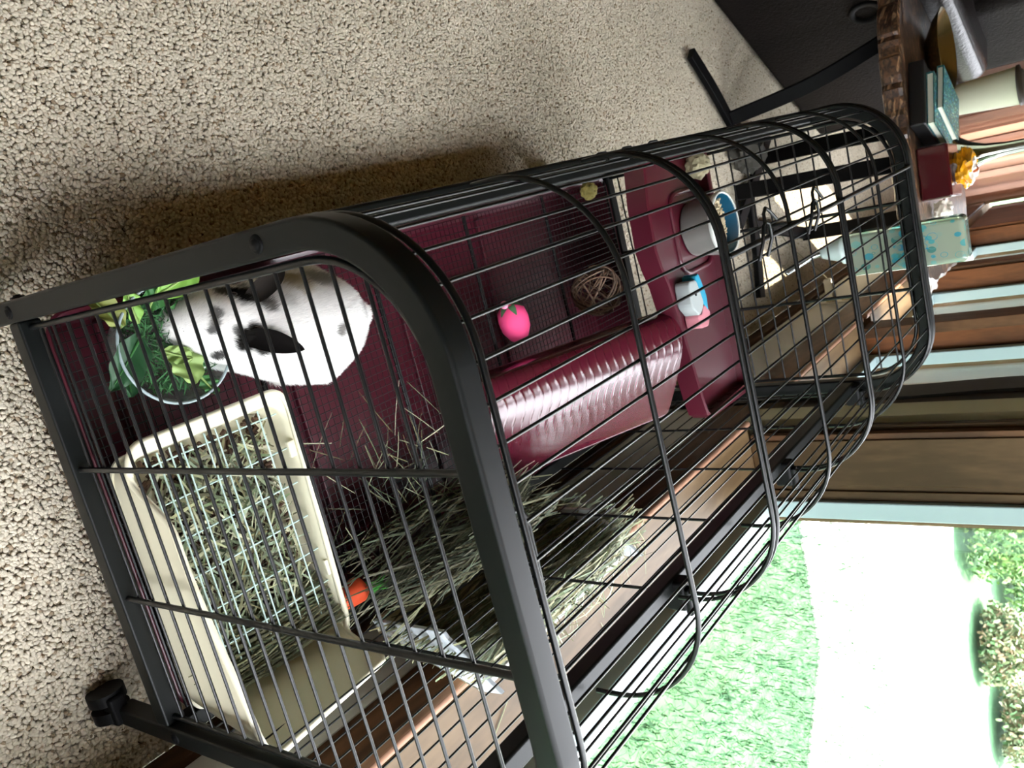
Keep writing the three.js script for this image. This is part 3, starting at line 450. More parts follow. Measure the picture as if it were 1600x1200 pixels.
// ---------------------------------------------------------------- rabbit
{
  const t = thing('rabbit', 'white rabbit with black ear and eye patches eating from the bowl', 'rabbit', [0.11, GRID, -0.28]); 
  const caps = []; const cap = (a, b, ra, rb) => caps.push([V(...a), V(...b), ra, rb]);
  cap([0.132, 0.268, -0.375], [0.118, 0.272, -0.29], 0.083, 0.078); cap([0.118, 0.272, -0.29], [0.10, 0.268, -0.225], 0.078, 0.058);
  cap([0.10, 0.268, -0.225], [0.085, 0.292, -0.185], 0.052, 0.046); cap([0.086, 0.296, -0.182], [0.072, 0.278, -0.142], 0.045, 0.03); cap([0.072, 0.276, -0.14], [0.067, 0.266, -0.122], 0.028, 0.018);
  cap([0.10, 0.275, -0.165], [0.078, 0.268, -0.145], 0.024, 0.02); cap([0.052, 0.275, -0.165], [0.062, 0.268, -0.145], 0.024, 0.02);
  cap([0.135, 0.225, -0.225], [0.13, 0.205, -0.175], 0.024, 0.016); cap([0.062, 0.225, -0.225], [0.055, 0.205, -0.185], 0.024, 0.016);
  cap([0.192, 0.235, -0.375], [0.198, 0.206, -0.31], 0.045, 0.018); cap([0.07, 0.235, -0.385], [0.06, 0.206, -0.32], 0.045, 0.018); cap([0.138, 0.262, -0.452], [0.14, 0.27, -0.466], 0.026, 0.022);
  const q = V(), dist = (p) => { let s = 0, k = 90; for (const [a, b, ra, rb] of caps) { const ab = V().subVectors(b, a), h = clamp(q.subVectors(p, a).dot(ab) / ab.lengthSq(), 0, 1); const d = q.subVectors(p, a).addScaledVector(ab, -h).length() - lerp(ra, rb, h); s += Math.exp(-k * d); } return -Math.log(s) / k; };
  const N = 84, half = N / 2, size = 0.22, c0 = V(0.12, 0.275, -0.295), mc = new MarchingCubes(N, std({}), false, false, 400000); mc.isolation = 0;
  const P = V(); for (let z = 0; z < N; z++) for (let y = 0; y < N; y++) for (let x = 0; x < N; x++) { P.set(c0.x + (x - half) / half * size, c0.y + (y - half) / half * size, c0.z + (z - half) / half * size); mc.field[x + y * N + z * N * N] = -dist(P); }
  mc.update();
  let g = new THREE.BufferGeometry(); g.setAttribute('position', new THREE.BufferAttribute(mc.positionArray.slice(0, mc.count * 3), 3)); g.scale(size, size, size); g.translate(c0.x, c0.y, c0.z); g = mergeVertices(g, 1e-5);
  { const p = g.attributes.position; for (let i = 0; i < p.count; i++) if (p.getY(i) < GRID + 0.002) p.setY(i, GRID + 0.002); } g.computeVertexNormals();
  // coat: black patches where the photograph has them
  const dark = lin('#0b0806'), grey = lin('#5d5a55'), tan = lin('#b5a888'), white = lin('#f0eeea');
  const spots = [[0.111, 0.342, -0.185, 0.024, dark, 1], [0.128, 0.336, -0.215, 0.022, dark, 1], [0.095, 0.338, -0.168, 0.010, dark, 0.8], [0.049, 0.328, -0.200, 0.019, dark, 1], [0.055, 0.325, -0.228, 0.021, dark, 1], [0.074, 0.338, -0.240, 0.014, grey, 0.9], [0.040, 0.310, -0.185, 0.016, dark, 0.9], [0.063, 0.330, -0.150, 0.009, dark, 0.8], [0.085, 0.326, -0.139, 0.008, dark, 0.85], [0.074, 0.33, -0.145, 0.008, grey, 0.8], [0.124, 0.306, -0.148, 0.011, dark, 0.95], [0.01, 0.282, -0.228, 0.03, dark, 0.85], [0.03, 0.292, -0.315, 0.034, tan, 0.95], [0.055, 0.325, -0.315, 0.024, tan, 0.7], [0.053, 0.31, -0.375, 0.028, grey, 0.6], [0.145, 0.351, -0.353, 0.012, grey, 0.85], [0.165, 0.335, -0.37, 0.007, grey, 0.45], [0.176, 0.33, -0.415, 0.016, grey, 0.4], [0.125, 0.33, -0.44, 0.022, grey, 0.55], [0.075, 0.345, -0.27, 0.014, grey, 0.35], [0.19, 0.30, -0.27, 0.009, grey, 0.3]];
  const coat = (p) => { const c = [...white]; const nz = 0.35 * (noise3(p.x * 160, p.y * 160, p.z * 160) - 0.5) + 0.3 * (noise3(p.x * 60, p.y * 60, p.z * 60) - 0.5); for (const [x, y, z, r, col, k] of spots) { const d = Math.hypot(p.x - x, (p.y - y) * 0.7, p.z - z) / r; const w = k * (1 - smooth(0.65, 1.25, d + nz)); for (let i = 0; i < 3; i++) c[i] = lerp(c[i], col[i], w); } return c; };
  const paint = (geo) => { const p = geo.attributes.position, c = new Float32Array(p.count * 3), v = V(); for (let i = 0; i < p.count; i++) { v.fromBufferAttribute(p, i); c.set(coat(v), 3 * i); } geo.setAttribute('color', new THREE.BufferAttribute(c, 3)); geo.setAttribute('uv', new THREE.BufferAttribute(new Float32Array(p.count * 2), 2)); return geo; };
  t.scale.setScalar(0.84); t.position.x += 0.004; t.position.z -= 0.008; t.position.y += 0;
  const AT = V(0.11, GRID, -0.28), putR = (n, geo, m, lab) => { const q = put(t, n, geo, m, lab); q.position.copy(AT).negate(); return q; };
  const body = putR('body', paint(g), M.fur);
  // ears: cupped leaf along a curve
  const ear = (pts, width, up) => { const cv = new THREE.CatmullRomCurve3(pts); return grid(10, 20, (u, v) => { const p = cv.getPoint(v), d = cv.getTangent(v), s = V().crossVectors(d, up).normalize(), nrm = V().crossVectors(s, d), x = (u - 0.5) * 2, w = width * Math.pow(Math.sin(Math.PI * (0.16 + 0.84 * v)), 0.75) * (v > 0.98 ? 0.5 : 1); return p.addScaledVector(s, x * w).addScaledVector(nrm, -0.45 * w * (1 - x * x) + 0.004); }); };
  const earMat = phy({ color: '#070504', roughness: 1, specularIntensity: 0.2, side: THREE.DoubleSide }), earGrey = phy({ color: '#24201d', roughness: 1, specularIntensity: 0.2, side: THREE.DoubleSide });
  const e1 = ear([V(0.108, 0.336, -0.178), V(0.121, 0.350, -0.205), V(0.138, 0.354, -0.235), V(0.155, 0.352, -0.268)], 0.0175, V(0.2, 1, 0.3));
  const e2 = ear([V(0.058, 0.325, -0.216), V(0.046, 0.345, -0.234), V(0.032, 0.354, -0.256), V(0.022, 0.352, -0.276)], 0.0165, V(-0.3, 1, 0.3));
  putR('ear', e1, earMat, 'black ear laid back'); putR('ear', e2, earGrey, 'dark grey ear');
  for (const [x, y, z] of [[0.047, 0.325, -0.192], [0.118, 0.318, -0.163]]) { const s = new THREE.SphereGeometry(0.0075, 16, 12); s.translate(x, y, z); putR('eye', s, phy({ color: '#0a0706', roughness: 0.08, clearcoat: 1 })); }
  // fur: short hairs combed backwards
  const r = rngOf(77), idx = g.index.array, p = g.attributes.position, tri = idx.length / 3, area = new Float32Array(tri), a = V(), b = V(), c = V(); let tot = 0;
  for (let i = 0; i < tri; i++) { a.fromBufferAttribute(p, idx[3 * i]); b.fromBufferAttribute(p, idx[3 * i + 1]); c.fromBufferAttribute(p, idx[3 * i + 2]); tot += b.clone().sub(a).cross(c.clone().sub(a)).length(); area[i] = tot; }
  const FP = [], FC = [], FN = []; for (let n = 0; n < 60000; n++) {
    const w = r() * tot; let lo = 0, hi = tri - 1; while (lo < hi) { const m = (lo + hi) >> 1; if (area[m] < w) lo = m + 1; else hi = m; }
    a.fromBufferAttribute(p, idx[3 * lo]); b.fromBufferAttribute(p, idx[3 * lo + 1]); c.fromBufferAttribute(p, idx[3 * lo + 2]); let u = r(), v = r(); if (u + v > 1) { u = 1 - u; v = 1 - v; }
    const nrm = b.clone().sub(a).cross(c.clone().sub(a)).normalize(); const o = a.clone().addScaledVector(b.clone().sub(a), u).addScaledVector(c.clone().sub(a), v); if (o.y < GRID + 0.01) continue;
    const head = smooth(-0.22, -0.17, o.z), len = lerp(0.011, 0.006, head) * (0.6 + 0.8 * r()); const flow = V(0.12 + 0.5 * (r() - 0.5), -0.15 + 0.5 * (r() - 0.5), -1 + 0.5 * (r() - 0.5)).normalize(); flow.addScaledVector(nrm, -flow.dot(nrm)).multiplyScalar(0.9);
    const tip = o.clone().addScaledVector(nrm.clone().multiplyScalar(0.45).add(flow).normalize(), len), side = V().crossVectors(flow, nrm).normalize().multiplyScalar(0.00055), cc = coat(o).map(((f) => (q) => q * f)(0.85 + 0.2 * r()));
    FP.push(o.x - side.x, o.y - side.y, o.z - side.z, o.x + side.x, o.y + side.y, o.z + side.z, tip.x, tip.y, tip.z); FN.push(nrm.x, nrm.y, nrm.z, nrm.x, nrm.y, nrm.z, nrm.x, nrm.y, nrm.z); FC.push(...cc, ...cc, ...cc);
  }
  const fg = new THREE.BufferGeometry(); fg.setAttribute('position', new THREE.Float32BufferAttribute(FP, 3)); fg.setAttribute('normal', new THREE.Float32BufferAttribute(FN, 3)); fg.setAttribute('color', new THREE.Float32BufferAttribute(FC, 3)); fg.setAttribute('uv', new THREE.Float32BufferAttribute(new Float32Array(FP.length / 3 * 2), 2));
  const fm = put(body, 'fur', fg, M.fur); tag(fm, null, null, null, 'stuff');
}

// ---------------------------------------------------------------- bowl of greens
{
  const bx = 0.098, bz = -0.138, t = thing('salad_bowl', 'clear glass bowl of leafy greens at the near left corner of the cage', 'bowl', [bx, GRID, bz]);
  put(t, 'bowl', lathe([[0, 0.001], [0.045, 0.001], [0.055, 0.008], [0.069, 0.045], [0.0755, 0.078], [0.0775, 0.0805], [0.0735, 0.0785], [0.066, 0.045], [0.052, 0.011], [0.043, 0.005], [0, 0.005]], 56), phy({ color: '#e8f0ee', roughness: 0.06, transmission: 0.9, thickness: 0.003, ior: 1.45 }));
  const rimPts = []; for (let k = 0; k < 48; k++) rimPts.push(V(0.0755 * Math.cos(k / 48 * 6.283), 0.0805, 0.0755 * Math.sin(k / 48 * 6.283))); put(t, 'rim', rod(rimPts, 0.002, 8, true), std({ color: '#8e9c9e', roughness: 0.2 }));
  const leaf = (len, wid, cup, wave, r) => grid(10, 16, (u, v) => { const x = (u - 0.5) * 2, w = wid * Math.pow(Math.sin(Math.PI * (0.08 + 0.9 * v)), 0.8); return V(x * w, cup * len * v * v + Math.abs(x) * w * 0.45 + wave * Math.sin(v * 17 + x * 4 + r) * Math.abs(x), -len * v); });
  const lm = (col) => std({ color: col, roughness: 0.55, side: THREE.DoubleSide });
  const mats = { pale: lm('#86a05a'), yellow: lm('#7c843e'), dark: lm('#1b4524'), mid: lm('#2c612a'), lime: lm('#7aa84a') };
  const put1 = (label, m, at, turn, len, wid, tilt, cup) => { const l = thing('leaf', label, 'leaf', at, 'leafy greens in the glass bowl', turn); const g = leaf(len, wid, cup, 0.004, at[0] * 99); g.rotateX(tilt); put(l, 'blade', g, mats[m]); const rib = rod([0, 0.3, 0.6, 0.9].map((v) => V(0, cup * len * v * v + 0.0012, -len * v)), (q) => 0.002 * (1 - 0.7 * q), 6); rib.rotateX(tilt); put(l, 'rib', rib, m === 'dark' ? mats.mid : mats.pale); };
  put1('large pale green leaf standing over the bowl rim at the far left', 'lime', [0.036, 0.268, -0.135], 0.35, 0.062, 0.017, 0.25, 0.1);
  put1('yellow green leaf hanging over the near rim of the bowl', 'yellow', [0.062, 0.27, -0.078], 1.9, 0.055, 0.016, -0.25, -0.3);
  put1('narrow lime leaf just inside the near rim of the bowl', 'lime', [0.063, 0.268, -0.098], 1.6, 0.05, 0.011, -0.05, 0.1);
  put1('wide dark green leaf across the middle of the bowl', 'dark', [0.078, 0.266, -0.098], -2.4, 0.075, 0.022, 0.05, -0.1);
  put1('broad pale leaf with white rib at the right of the bowl', 'pale', [0.105, 0.262, -0.137], -1.5, 0.05, 0.022, 0.15, 0.2);
  put1('small dark leaf curling at the right rim of the bowl', 'mid', [0.148, 0.262, -0.158], -1.2, 0.03, 0.012, 0.1, 0.2);
  put1('dark green leaf tucked under the near rim of the bowl', 'dark', [0.088, 0.252, -0.082], -1.9, 0.06, 0.016, 0.1, 0.1);
  put1('mid green leaf in front of the muzzle of the rabbit', 'mid', [0.082, 0.256, -0.142], 0.8, 0.05, 0.018, 0.2, 0.1);
  put1('bright leaf at the left of the bowl under the pale one', 'mid', [0.05, 0.258, -0.122], 0.9, 0.045, 0.016, 0.15, 0.1);
  put1('yellowish leaf end beside the mouth of the rabbit', 'pale', [0.104, 0.264, -0.12], -0.6, 0.035, 0.012, 0.3, 0.2);
  const r = rngOf(9); tag(solo('dill', blades(1000, () => { const a = r() * 6.283, q = Math.sqrt(r()) * 0.064; return { p: V(bx - 0.004 + q * Math.cos(a), 0.237 + r() * 0.024, bz + q * Math.sin(a)), d: V(r() - 0.5, 0.3 * r(), r() - 0.5), l: 0.012 + 0.016 * r(), w: 0.0016, c: [0.028, 0.11, 0.032].map(((f) => (k) => k * f)(0.5 + r())), bend: 0.3 }; }), M.hay, 'feathery dark green herb heaped in the glass bowl', 'herb'), null, null, null, 'stuff');
}

// ---------------------------------------------------------------- toys and dishes in the cage
{
  // radish toy
  const t = thing('radish_toy', 'bright pink radish shaped toy lying on the mesh floor', 'toy', [0.252, GRID + 0.03, -0.862]); t.rotation.set(0.25, 0.3, 1.3);
  put(t, 'body', lathe([[0, -0.052], [0.012, -0.049], [0.02, -0.04], [0.029, -0.02], [0.0305, 0.0], [0.028, 0.018], [0.017, 0.031], [0.008, 0.036], [0, 0.037]].map(([x, y]) => [x, y]), 28), std({ color: '#e8447f', roughness: 0.8 }));
  const felt = std({ color: '#4f7a52', roughness: 0.95, side: THREE.DoubleSide });
  for (let k = 0; k < 5; k++) { const g = grid(4, 6, (u, v) => V((u - 0.5) * 0.014 * Math.sin(Math.PI * (0.15 + 0.8 * v)), 0.036 + 0.006 * v - 0.02 * v * v, 0.026 * v)); g.rotateY(k * 1.257); put(t, 'leaf', g, felt); }
  const bud = new THREE.SphereGeometry(0.008, 14, 10); bud.translate(0.008, 0.046, 0.016); put(t, 'bud', bud, std({ color: '#e88aa8', roughness: 0.8 }), 'small pink felt tip');
}
{ // twig ball
  const r = rngOf(4), t = thing('twig_ball', 'round woven brown twig ball on the mesh floor by the ramp', 'ball', [0.262, GRID + 0.058, -1.135]);
  const twigs = ['#7b6250', '#927a68', '#5c4638', '#a28a78'].map((c) => std({ color: c, roughness: 0.8 }));
  for (let i = 0; i < 46; i++) { const ax = V(r() - 0.5, r() - 0.5, r() - 0.5).normalize(), u = V().crossVectors(ax, V(r() - 0.5, r() - 0.5, r() - 0.5)).normalize(), w = V().crossVectors(ax, u), a0 = r() * 6.28, len = 1.6 + r() * 2.6, rad = 0.05 + r() * 0.007, off = (r() - 0.5) * 0.05, rr = Math.sqrt(Math.max(0.0004, rad * rad - off * off)), pts = []; for (let k = 0; k <= 16; k++) { const a = a0 + len * k / 16; pts.push(u.clone().multiplyScalar(rr * Math.cos(a)).addScaledVector(w, rr * Math.sin(a)).addScaledVector(ax, off)); } put(t, 'twig', rod(pts, 0.0012 + r() * 0.001, 5), twigs[i % 4]); }
}
{ // crock with pellets on the shelf
  const t = thing('food_crock', 'grey ceramic crock with teal inside standing on the maroon shelf', 'crock', [0.183, 0.421, -1.288]);
  put(t, 'outside', lathe([[0, 0.0], [0.056, 0.0], [0.058, 0.004], [0.066, 0.07], [0.0675, 0.072]], 48), phy({ color: '#6f6e69', roughness: 0.35, clearcoat: 0.5 }));
  put(t, 'rim', lathe([[0.0655, 0.068], [0.0682, 0.0705], [0.069, 0.076], [0.0672, 0.080], [0.0640, 0.0805], [0.0622, 0.078]], 48), phy({ color: '#cfd4cd', roughness: 0.3, clearcoat: 0.6 }), 'pale glazed rim');
  put(t, 'inside', lathe([[0.0625, 0.0795], [0.0608, 0.04], [0.052, 0.016], [0, 0.012]], 48), phy({ color: '#06465f', roughness: 0.3, clearcoat: 0.6, side: THREE.DoubleSide }), 'teal glazed inside');
  const r = rngOf(8), l = []; for (let i = 0; i < 420; i++) { const a = r() * 6.283, q = Math.sqrt(r()) * 0.051, g = new THREE.CylinderGeometry(0.0022, 0.0022, 0.01 + r() * 0.008, 6); g.rotateX(1.57 + (r() - 0.5)); g.rotateY(r() * 6.3); g.translate(0.183 + q * Math.cos(a), 0.421 + 0.057 + 0.014 * (q * Math.sin(a) / 0.055) + r() * 0.01, -1.288 + q * Math.sin(a)); l.push(g); }
  tag(solo('food_pellets', merge(l), std({ color: '#b9aa8c', roughness: 0.9 }), 'pale tan food pellets heaped in the grey crock', 'pellets'), null, null, null, 'stuff');
}
{ // cloud shaped mineral chew, three colours
  const t = thing('mineral_chew', 'cloud shaped chew in white, blue and pink on the maroon shelf', 'chew', [0.318, 0.421, -1.185], null, 0.25);
  const outline = (x0, x1) => { const s = []; const n = 40; const top = (x) => 0.03 * Math.sqrt(Math.max(0, 1 - Math.pow(x / 0.05, 2))) + 0.004 * Math.sin(x * 260); for (let i = 0; i <= n; i++) { const x = lerp(x0, x1, i / n); s.push([x, -top(x)]); } for (let i = n; i >= 0; i--) { const x = lerp(x0, x1, i / n); s.push([x, top(x)]); } return s; };
  const all = outline(-0.049, 0.049), cut = (pred) => all;
  const slab = (pts, m, name, lab) => put(t, name, extrudeXZ(pts, 0, 0.034, 0.003), m, lab);
  const wm = std({ color: '#a3abaa', roughness: 0.7 }), bm = std({ color: '#2397b8', roughness: 0.7 }), pm = std({ color: '#c47e88', roughness: 0.7 });
  const blob = (cx, cz, rx, rz, ph) => { const s = []; for (let k = 0; k < 36; k++) { const a = k / 36 * 6.283, w = 1 + 0.07 * Math.sin(5 * a + ph); s.push([cx + rx * w * Math.cos(a), cz + rz * w * Math.sin(a)]); } return s; };
  slab(blob(-0.006, 0.006, 0.040, 0.026, 0.5), wm, 'white_block', 'white block with a bolt hole'); slab(blob(-0.004, -0.026, 0.042, 0.013, 1.5), bm, 'blue_block', 'bright blue block'); slab(blob(0.044, -0.002, 0.022, 0.028, 2.4), pm, 'pink_block', 'pink block');
  const h = new THREE.CylinderGeometry(0.0035, 0.0035, 0.002, 14); h.translate(-0.014, 0.0345, 0.006); put(t, 'bolt_hole', h, M.black);
}
function crumple(rad, seed, amp = 0.25, det = 4) { const g = mergeVertices(new THREE.IcosahedronGeometry(rad, det).deleteAttribute('normal').deleteAttribute('uv')); const p = g.attributes.position, v = V(); for (let i = 0; i < p.count; i++) { v.fromBufferAttribute(p, i); const n = v.clone().normalize(), k = 1 + amp * (fbm(n.x * 3 + seed, n.y * 3, n.z * 3) - 0.5) * 2 + amp * 0.5 * (Math.abs(noise3(n.x * 8, n.y * 8 + seed, n.z * 8) - 0.5) - 0.25); v.multiplyScalar(k); p.setXYZ(i, v.x, v.y, v.z); } g.computeVertexNormals(); g.setAttribute('uv', new THREE.BufferAttribute(new Float32Array(p.count * 2), 2)); return g; }
{ const g = crumple(0.027, 3, 0.3); solo('hay_cube', creased(g, 0.3), std({ color: '#8b8568', roughness: 0.85 }), 'pale crumbly hay cube at the left corner of the maroon shelf', 'hay cube', null, [0.055, 0.444, -1.325]);
  const k = crumple(0.02, 9, 0.35); solo('hay_cube', creased(k, 0.3), std({ color: '#93874a', roughness: 0.9 }), 'yellow green hay cube on the mesh floor against the left panel', 'hay cube', null, [0.05, 0.207, -1.255]); }
{ const t = thing('carrot_toy', 'orange carrot toy with frayed green top behind the litter pan', 'toy', [0.552, GRID + 0.022, -0.322]);
  put(t, 'root', (() => { const g = lathe([[0, -0.05], [0.008, -0.048], [0.018, -0.01], [0.021, 0.008], [0.016, 0.018], [0, 0.021]], 22); g.rotateX(-1.4); g.rotateY(0.2); return g; })(), std({ color: '#e8552a', roughness: 0.75 }));
  const r = rngOf(6); const tuft = put(t, 'tuft', blades(90, () => ({ p: V((r() - 0.5) * 0.012 + 0.004, 0.008 + r() * 0.014, -0.032), d: V(r() - 0.4, 0.6 * r(), -0.9), l: 0.03 * (0.6 + r() * 0.6), w: 0.0016, c: [0.09, 0.42, 0.07].map(((f) => (k) => k * f)(0.5 + r())), bend: 0.3 })), M.hay); tuft.userData.kind = 'stuff'; }
{ // water bottle hung on the far end panel
  const t = thing('water_bottle', 'clear bubble print water bottle upside down on the far cage end', 'water bottle', [0.314, 0.685, -1.455]);
  const print = canvasTex(512, 1024, (c, w, h) => { c.fillStyle = '#a9b6a2'; c.fillRect(0, 0, w, h); const r = rngOf(15); const cols = ['#2ba7c4', '#4bb8c0', '#7cc4bc', '#9fb7a8', '#3f8f8a', '#2f9fd0']; for (let i = 0; i < 90; i++) { const x = r() * w, y = (r() < 0.6 ? 0.25 + 0.35 * r() : r()) * h, q = 10 + r() * 42; c.globalAlpha = 0.75; c.fillStyle = c.strokeStyle = cols[(r() * 6) | 0]; c.lineWidth = 5; c.beginPath(); c.arc(x, y, q, 0, 6.29); r() < 0.65 ? c.fill() : c.stroke(); } c.globalAlpha = 1; });
  const g = new RoundedBoxGeometry(0.092, 0.23, 0.05, 4, 0.012); g.translate(0, 0.118, 0); put(t, 'bottle', g, phy({ map: print, roughness: 0.12, transmission: 0.45, thickness: 0.004, clearcoat: 0.6 }));
  put(t, 'inner_sleeve', box3(-0.03, 0.032, 0.02, 0.13, -0.01, 0.01, 'x', 0.004), phy({ color: '#5c6468', roughness: 0.25, metalness: 0.5 }));
  put(t, 'cap', lathe([[0, -0.055], [0.012, -0.055], [0.014, -0.05], [0.026, -0.012], [0.03, -0.01], [0.031, 0.002], [0, 0.002]], 28).translate(-0.012, 0, 0), std({ color: '#d3e6e2', roughness: 0.4 }), 'pale cone cap');
  put(t, 'spout', rod([V(-0.012, -0.05, 0), V(-0.008, -0.075, 0.006), V(0.004, -0.102, 0.03), V(0.012, -0.12, 0.055)], 0.0055, 12), std({ color: '#c9d2d4', roughness: 0.18, metalness: 0.9 }), 'steel drinking tube');
}

// ---------------------------------------------------------------- table at the far end and what stands on it
const TT = 0.615; // table top
{
  const t = thing('slab_table', 'rough live edge wood slab table on curved flat iron legs', 'table', [0.1, 0, -2.75]);
  const bark = dataTex(1024, 1024, (u, v) => { const w = 0.03 * wrapNoise(u * 9, v * 9, 9, 9, 40), n = 0.3 * wrapNoise((u + w) * 5, (v + w) * 9, 5, 9, 41) + 0.35 * wrapNoise((u + w) * 40, (v + w) * 70, 40, 70, 42) + 0.35 * wrapNoise(u * 120, v * 160, 120, 160, 43), f = smooth(0.72, 0.8, wrapNoise((u + 2 * w) * 24, (v - w) * 110, 24, 110, 44)); const k = smooth(0.3, 0.75, n); return [lerp(0.14, 0.36, k) + 0.25 * f, lerp(0.095, 0.25, k) + 0.22 * f, lerp(0.07, 0.17, k) + 0.17 * f]; });
  bark.repeat.set(1.7, 1.7); const bm = phy({ map: bark, bumpMap: bark, bumpScale: 0.004, roughness: 0.35, clearcoat: 0.5, clearcoatRoughness: 0.25 });
  const out = []; const r = rngOf(14); const near = [[-0.36, -2.62], [-0.26, -2.55], [-0.16, -2.50], [-0.05, -2.47], [0.08, -2.45], [0.2, -2.44], [0.32, -2.435], [0.46, -2.43], [0.58, -2.44]], far = [[0.62, -2.7], [0.62, -2.95], [0.6, -3.12], [0.4, -3.2], [0.1, -3.26], [-0.15, -3.28], [-0.33, -3.2], [-0.4, -2.95], [-0.41, -2.75]];
  for (const [x, z] of new THREE.CatmullRomCurve3([...near, ...far].map(([x, z]) => V(x, 0, z)), true).getPoints(120).map((p) => [p.x, p.z])) out.push([x + (r() - 0.5) * 0.012, z + (r() - 0.5) * 0.012]);
  const g = extrudeXZ(out, TT - 0.066, TT, 0.014); putW(t, 'slab', metreUV(g, 'x'), bm);
  const flat = (pts, w, th, B) => sweep(new THREE.CatmullRomCurve3(pts).getPoints(24), roundRect(th, w, 0.003), B);
  const foot = (a, b) => flat([V(a[0], 0.03, a[1]), V(lerp(a[0], b[0], 0.5), 0.034, lerp(a[1], b[1], 0.5)), V(b[0], 0.03, b[1])], 0.045, 0.02, V(-(b[1] - a[1]), 0, b[0] - a[0]).normalize());
  const leg = (a, m, b) => { const d = V(b[0] - a[0], 0, b[2] - a[2]), B = d.lengthSq() > 1e-4 ? V(-d.z, 0, d.x).normalize() : V(1, 0, 0); return flat([V(...a), V(...m), V(...b)], 0.055, 0.012, B); };
  putW(t, 'foot_bar', foot([-0.285, -2.33], [-0.045, -2.55]), M.black); putW(t, 'leg', leg([-0.055, 0.02, -2.54], [-0.10, 0.31, -2.60], [-0.185, TT - 0.06, -2.72]), M.black);
  putW(t, 'leg', leg([0.195, 0.02, -2.5], [0.203, 0.28, -2.52], [0.215, TT - 0.06, -2.56]), M.black); putW(t, 'leg', leg([0.105, 0.02, -2.83], [0.11, 0.28, -2.86], [0.125, TT - 0.06, -2.92]), M.black);
  putW(t, 'foot_bar', foot([0.2, -2.6], [0.585, -2.53]), M.black); putW(t, 'foot_bar', foot([0.33, -2.58], [0.46, -3.15]), M.black); putW(t, 'foot_bar', foot([0.03, -2.87], [0.3, -2.46]), M.black);
  putW(t, 'leg', leg([0.45, 0.02, -3.1], [0.45, 0.3, -3.08], [0.43, TT - 0.06, -3.0]), M.black);
}
{ // leather recliner
  const leather = dataTex(512, 512, (u, v) => { const n = 0.5 * wrapNoise(u * 60, v * 60, 60, 60, 50) + 0.5 * wrapNoise(u * 150, v * 150, 150, 150, 51); return [n, n, n]; }, false); leather.repeat.set(2, 2);
  const lm = phy({ color: '#15100e', roughness: 0.7, specularIntensity: 0.25, bumpMap: leather, bumpScale: 0.0015 });
  const t = thing('recliner', 'dark brown leather recliner with pale stitching beside the slab table', 'recliner', [-0.47, 0, -2.586], null, 0); t.rotation.y = Math.atan2(0.74, 0.447);
  // own axes: x along the side panel towards the back, z away from the camera side
  const bx = (x0, x1, y0, y1, z0, z1, r) => metreUV(new RoundedBoxGeometry(x1 - x0, y1 - y0, z1 - z0, 4, r).translate((x0 + x1) / 2, (y0 + y1) / 2, (z0 + z1) / 2));
  put(t, 'side_panel', bx(-0.75, 1.08, 0.02, 0.60, -0.2, 0, 0.02), lm); put(t, 'armrest', bx(-0.78, 0.92, 0.585, 0.715, -0.24, 0.035, 0.055), phy({ color: '#171110', roughness: 0.36, bumpMap: leather, bumpScale: 0.001 }), 'shiny padded armrest');
  put(t, 'seat_cushion', bx(-0.75, 0.62, 0.1, 0.52, -0.85, -0.2, 0.06), lm); put(t, 'backrest', bx(0.62, 1.12, 0.3, 1.1, -1.0, -0.10, 0.09), lm); put(t, 'far_arm', bx(-0.75, 0.98, 0.02, 0.68, -1.12, -0.86, 0.05), lm);
  const st = std({ color: '#9a8d78', roughness: 0.8 }); const seam = []; for (let k = 0; k <= 60; k++) { const u = k / 60; seam.push(V(0.06 + 0.28 * u, 0.33 + 0.17 * u * u + 0.05 * u, 0.003)); } put(t, 'stitching', rod(seam, 0.0022, 6), st, 'curved pale seam');
  const cup = lathe([[0.0, -0.012], [0.035, -0.012], [0.038, 0.004], [0.055, 0.006], [0.058, 0.002], [0.058, -0.004]], 32); cup.rotateX(Math.PI / 2); cup.translate(0.34, 0.44, 0.004); put(t, 'release_handle', cup, M.black, 'round recessed black handle');
  for (const [x, z] of [[-0.68, -0.05], [0.9, -0.05], [-0.68, -1.06], [0.9, -1.06]]) put(t, 'foot', new THREE.CylinderGeometry(0.025, 0.02, 0.022, 14).translate(x, 0.011, z), M.black);
}
{ const t = thing('metal_bowl', 'shallow shiny brass bowl on the left end of the slab table', 'bowl', [-0.10, TT, -2.86]);
  put(t, 'dish', lathe([[0, 0.001], [0.05, 0.001], [0.055, 0.004], [0.105, 0.032], [0.135, 0.058], [0.1365, 0.0605], [0.133, 0.06], [0.1, 0.035], [0.05, 0.008], [0, 0.006]], 56), std({ color: '#8d7a4a', roughness: 0.22, metalness: 0.9 })); }
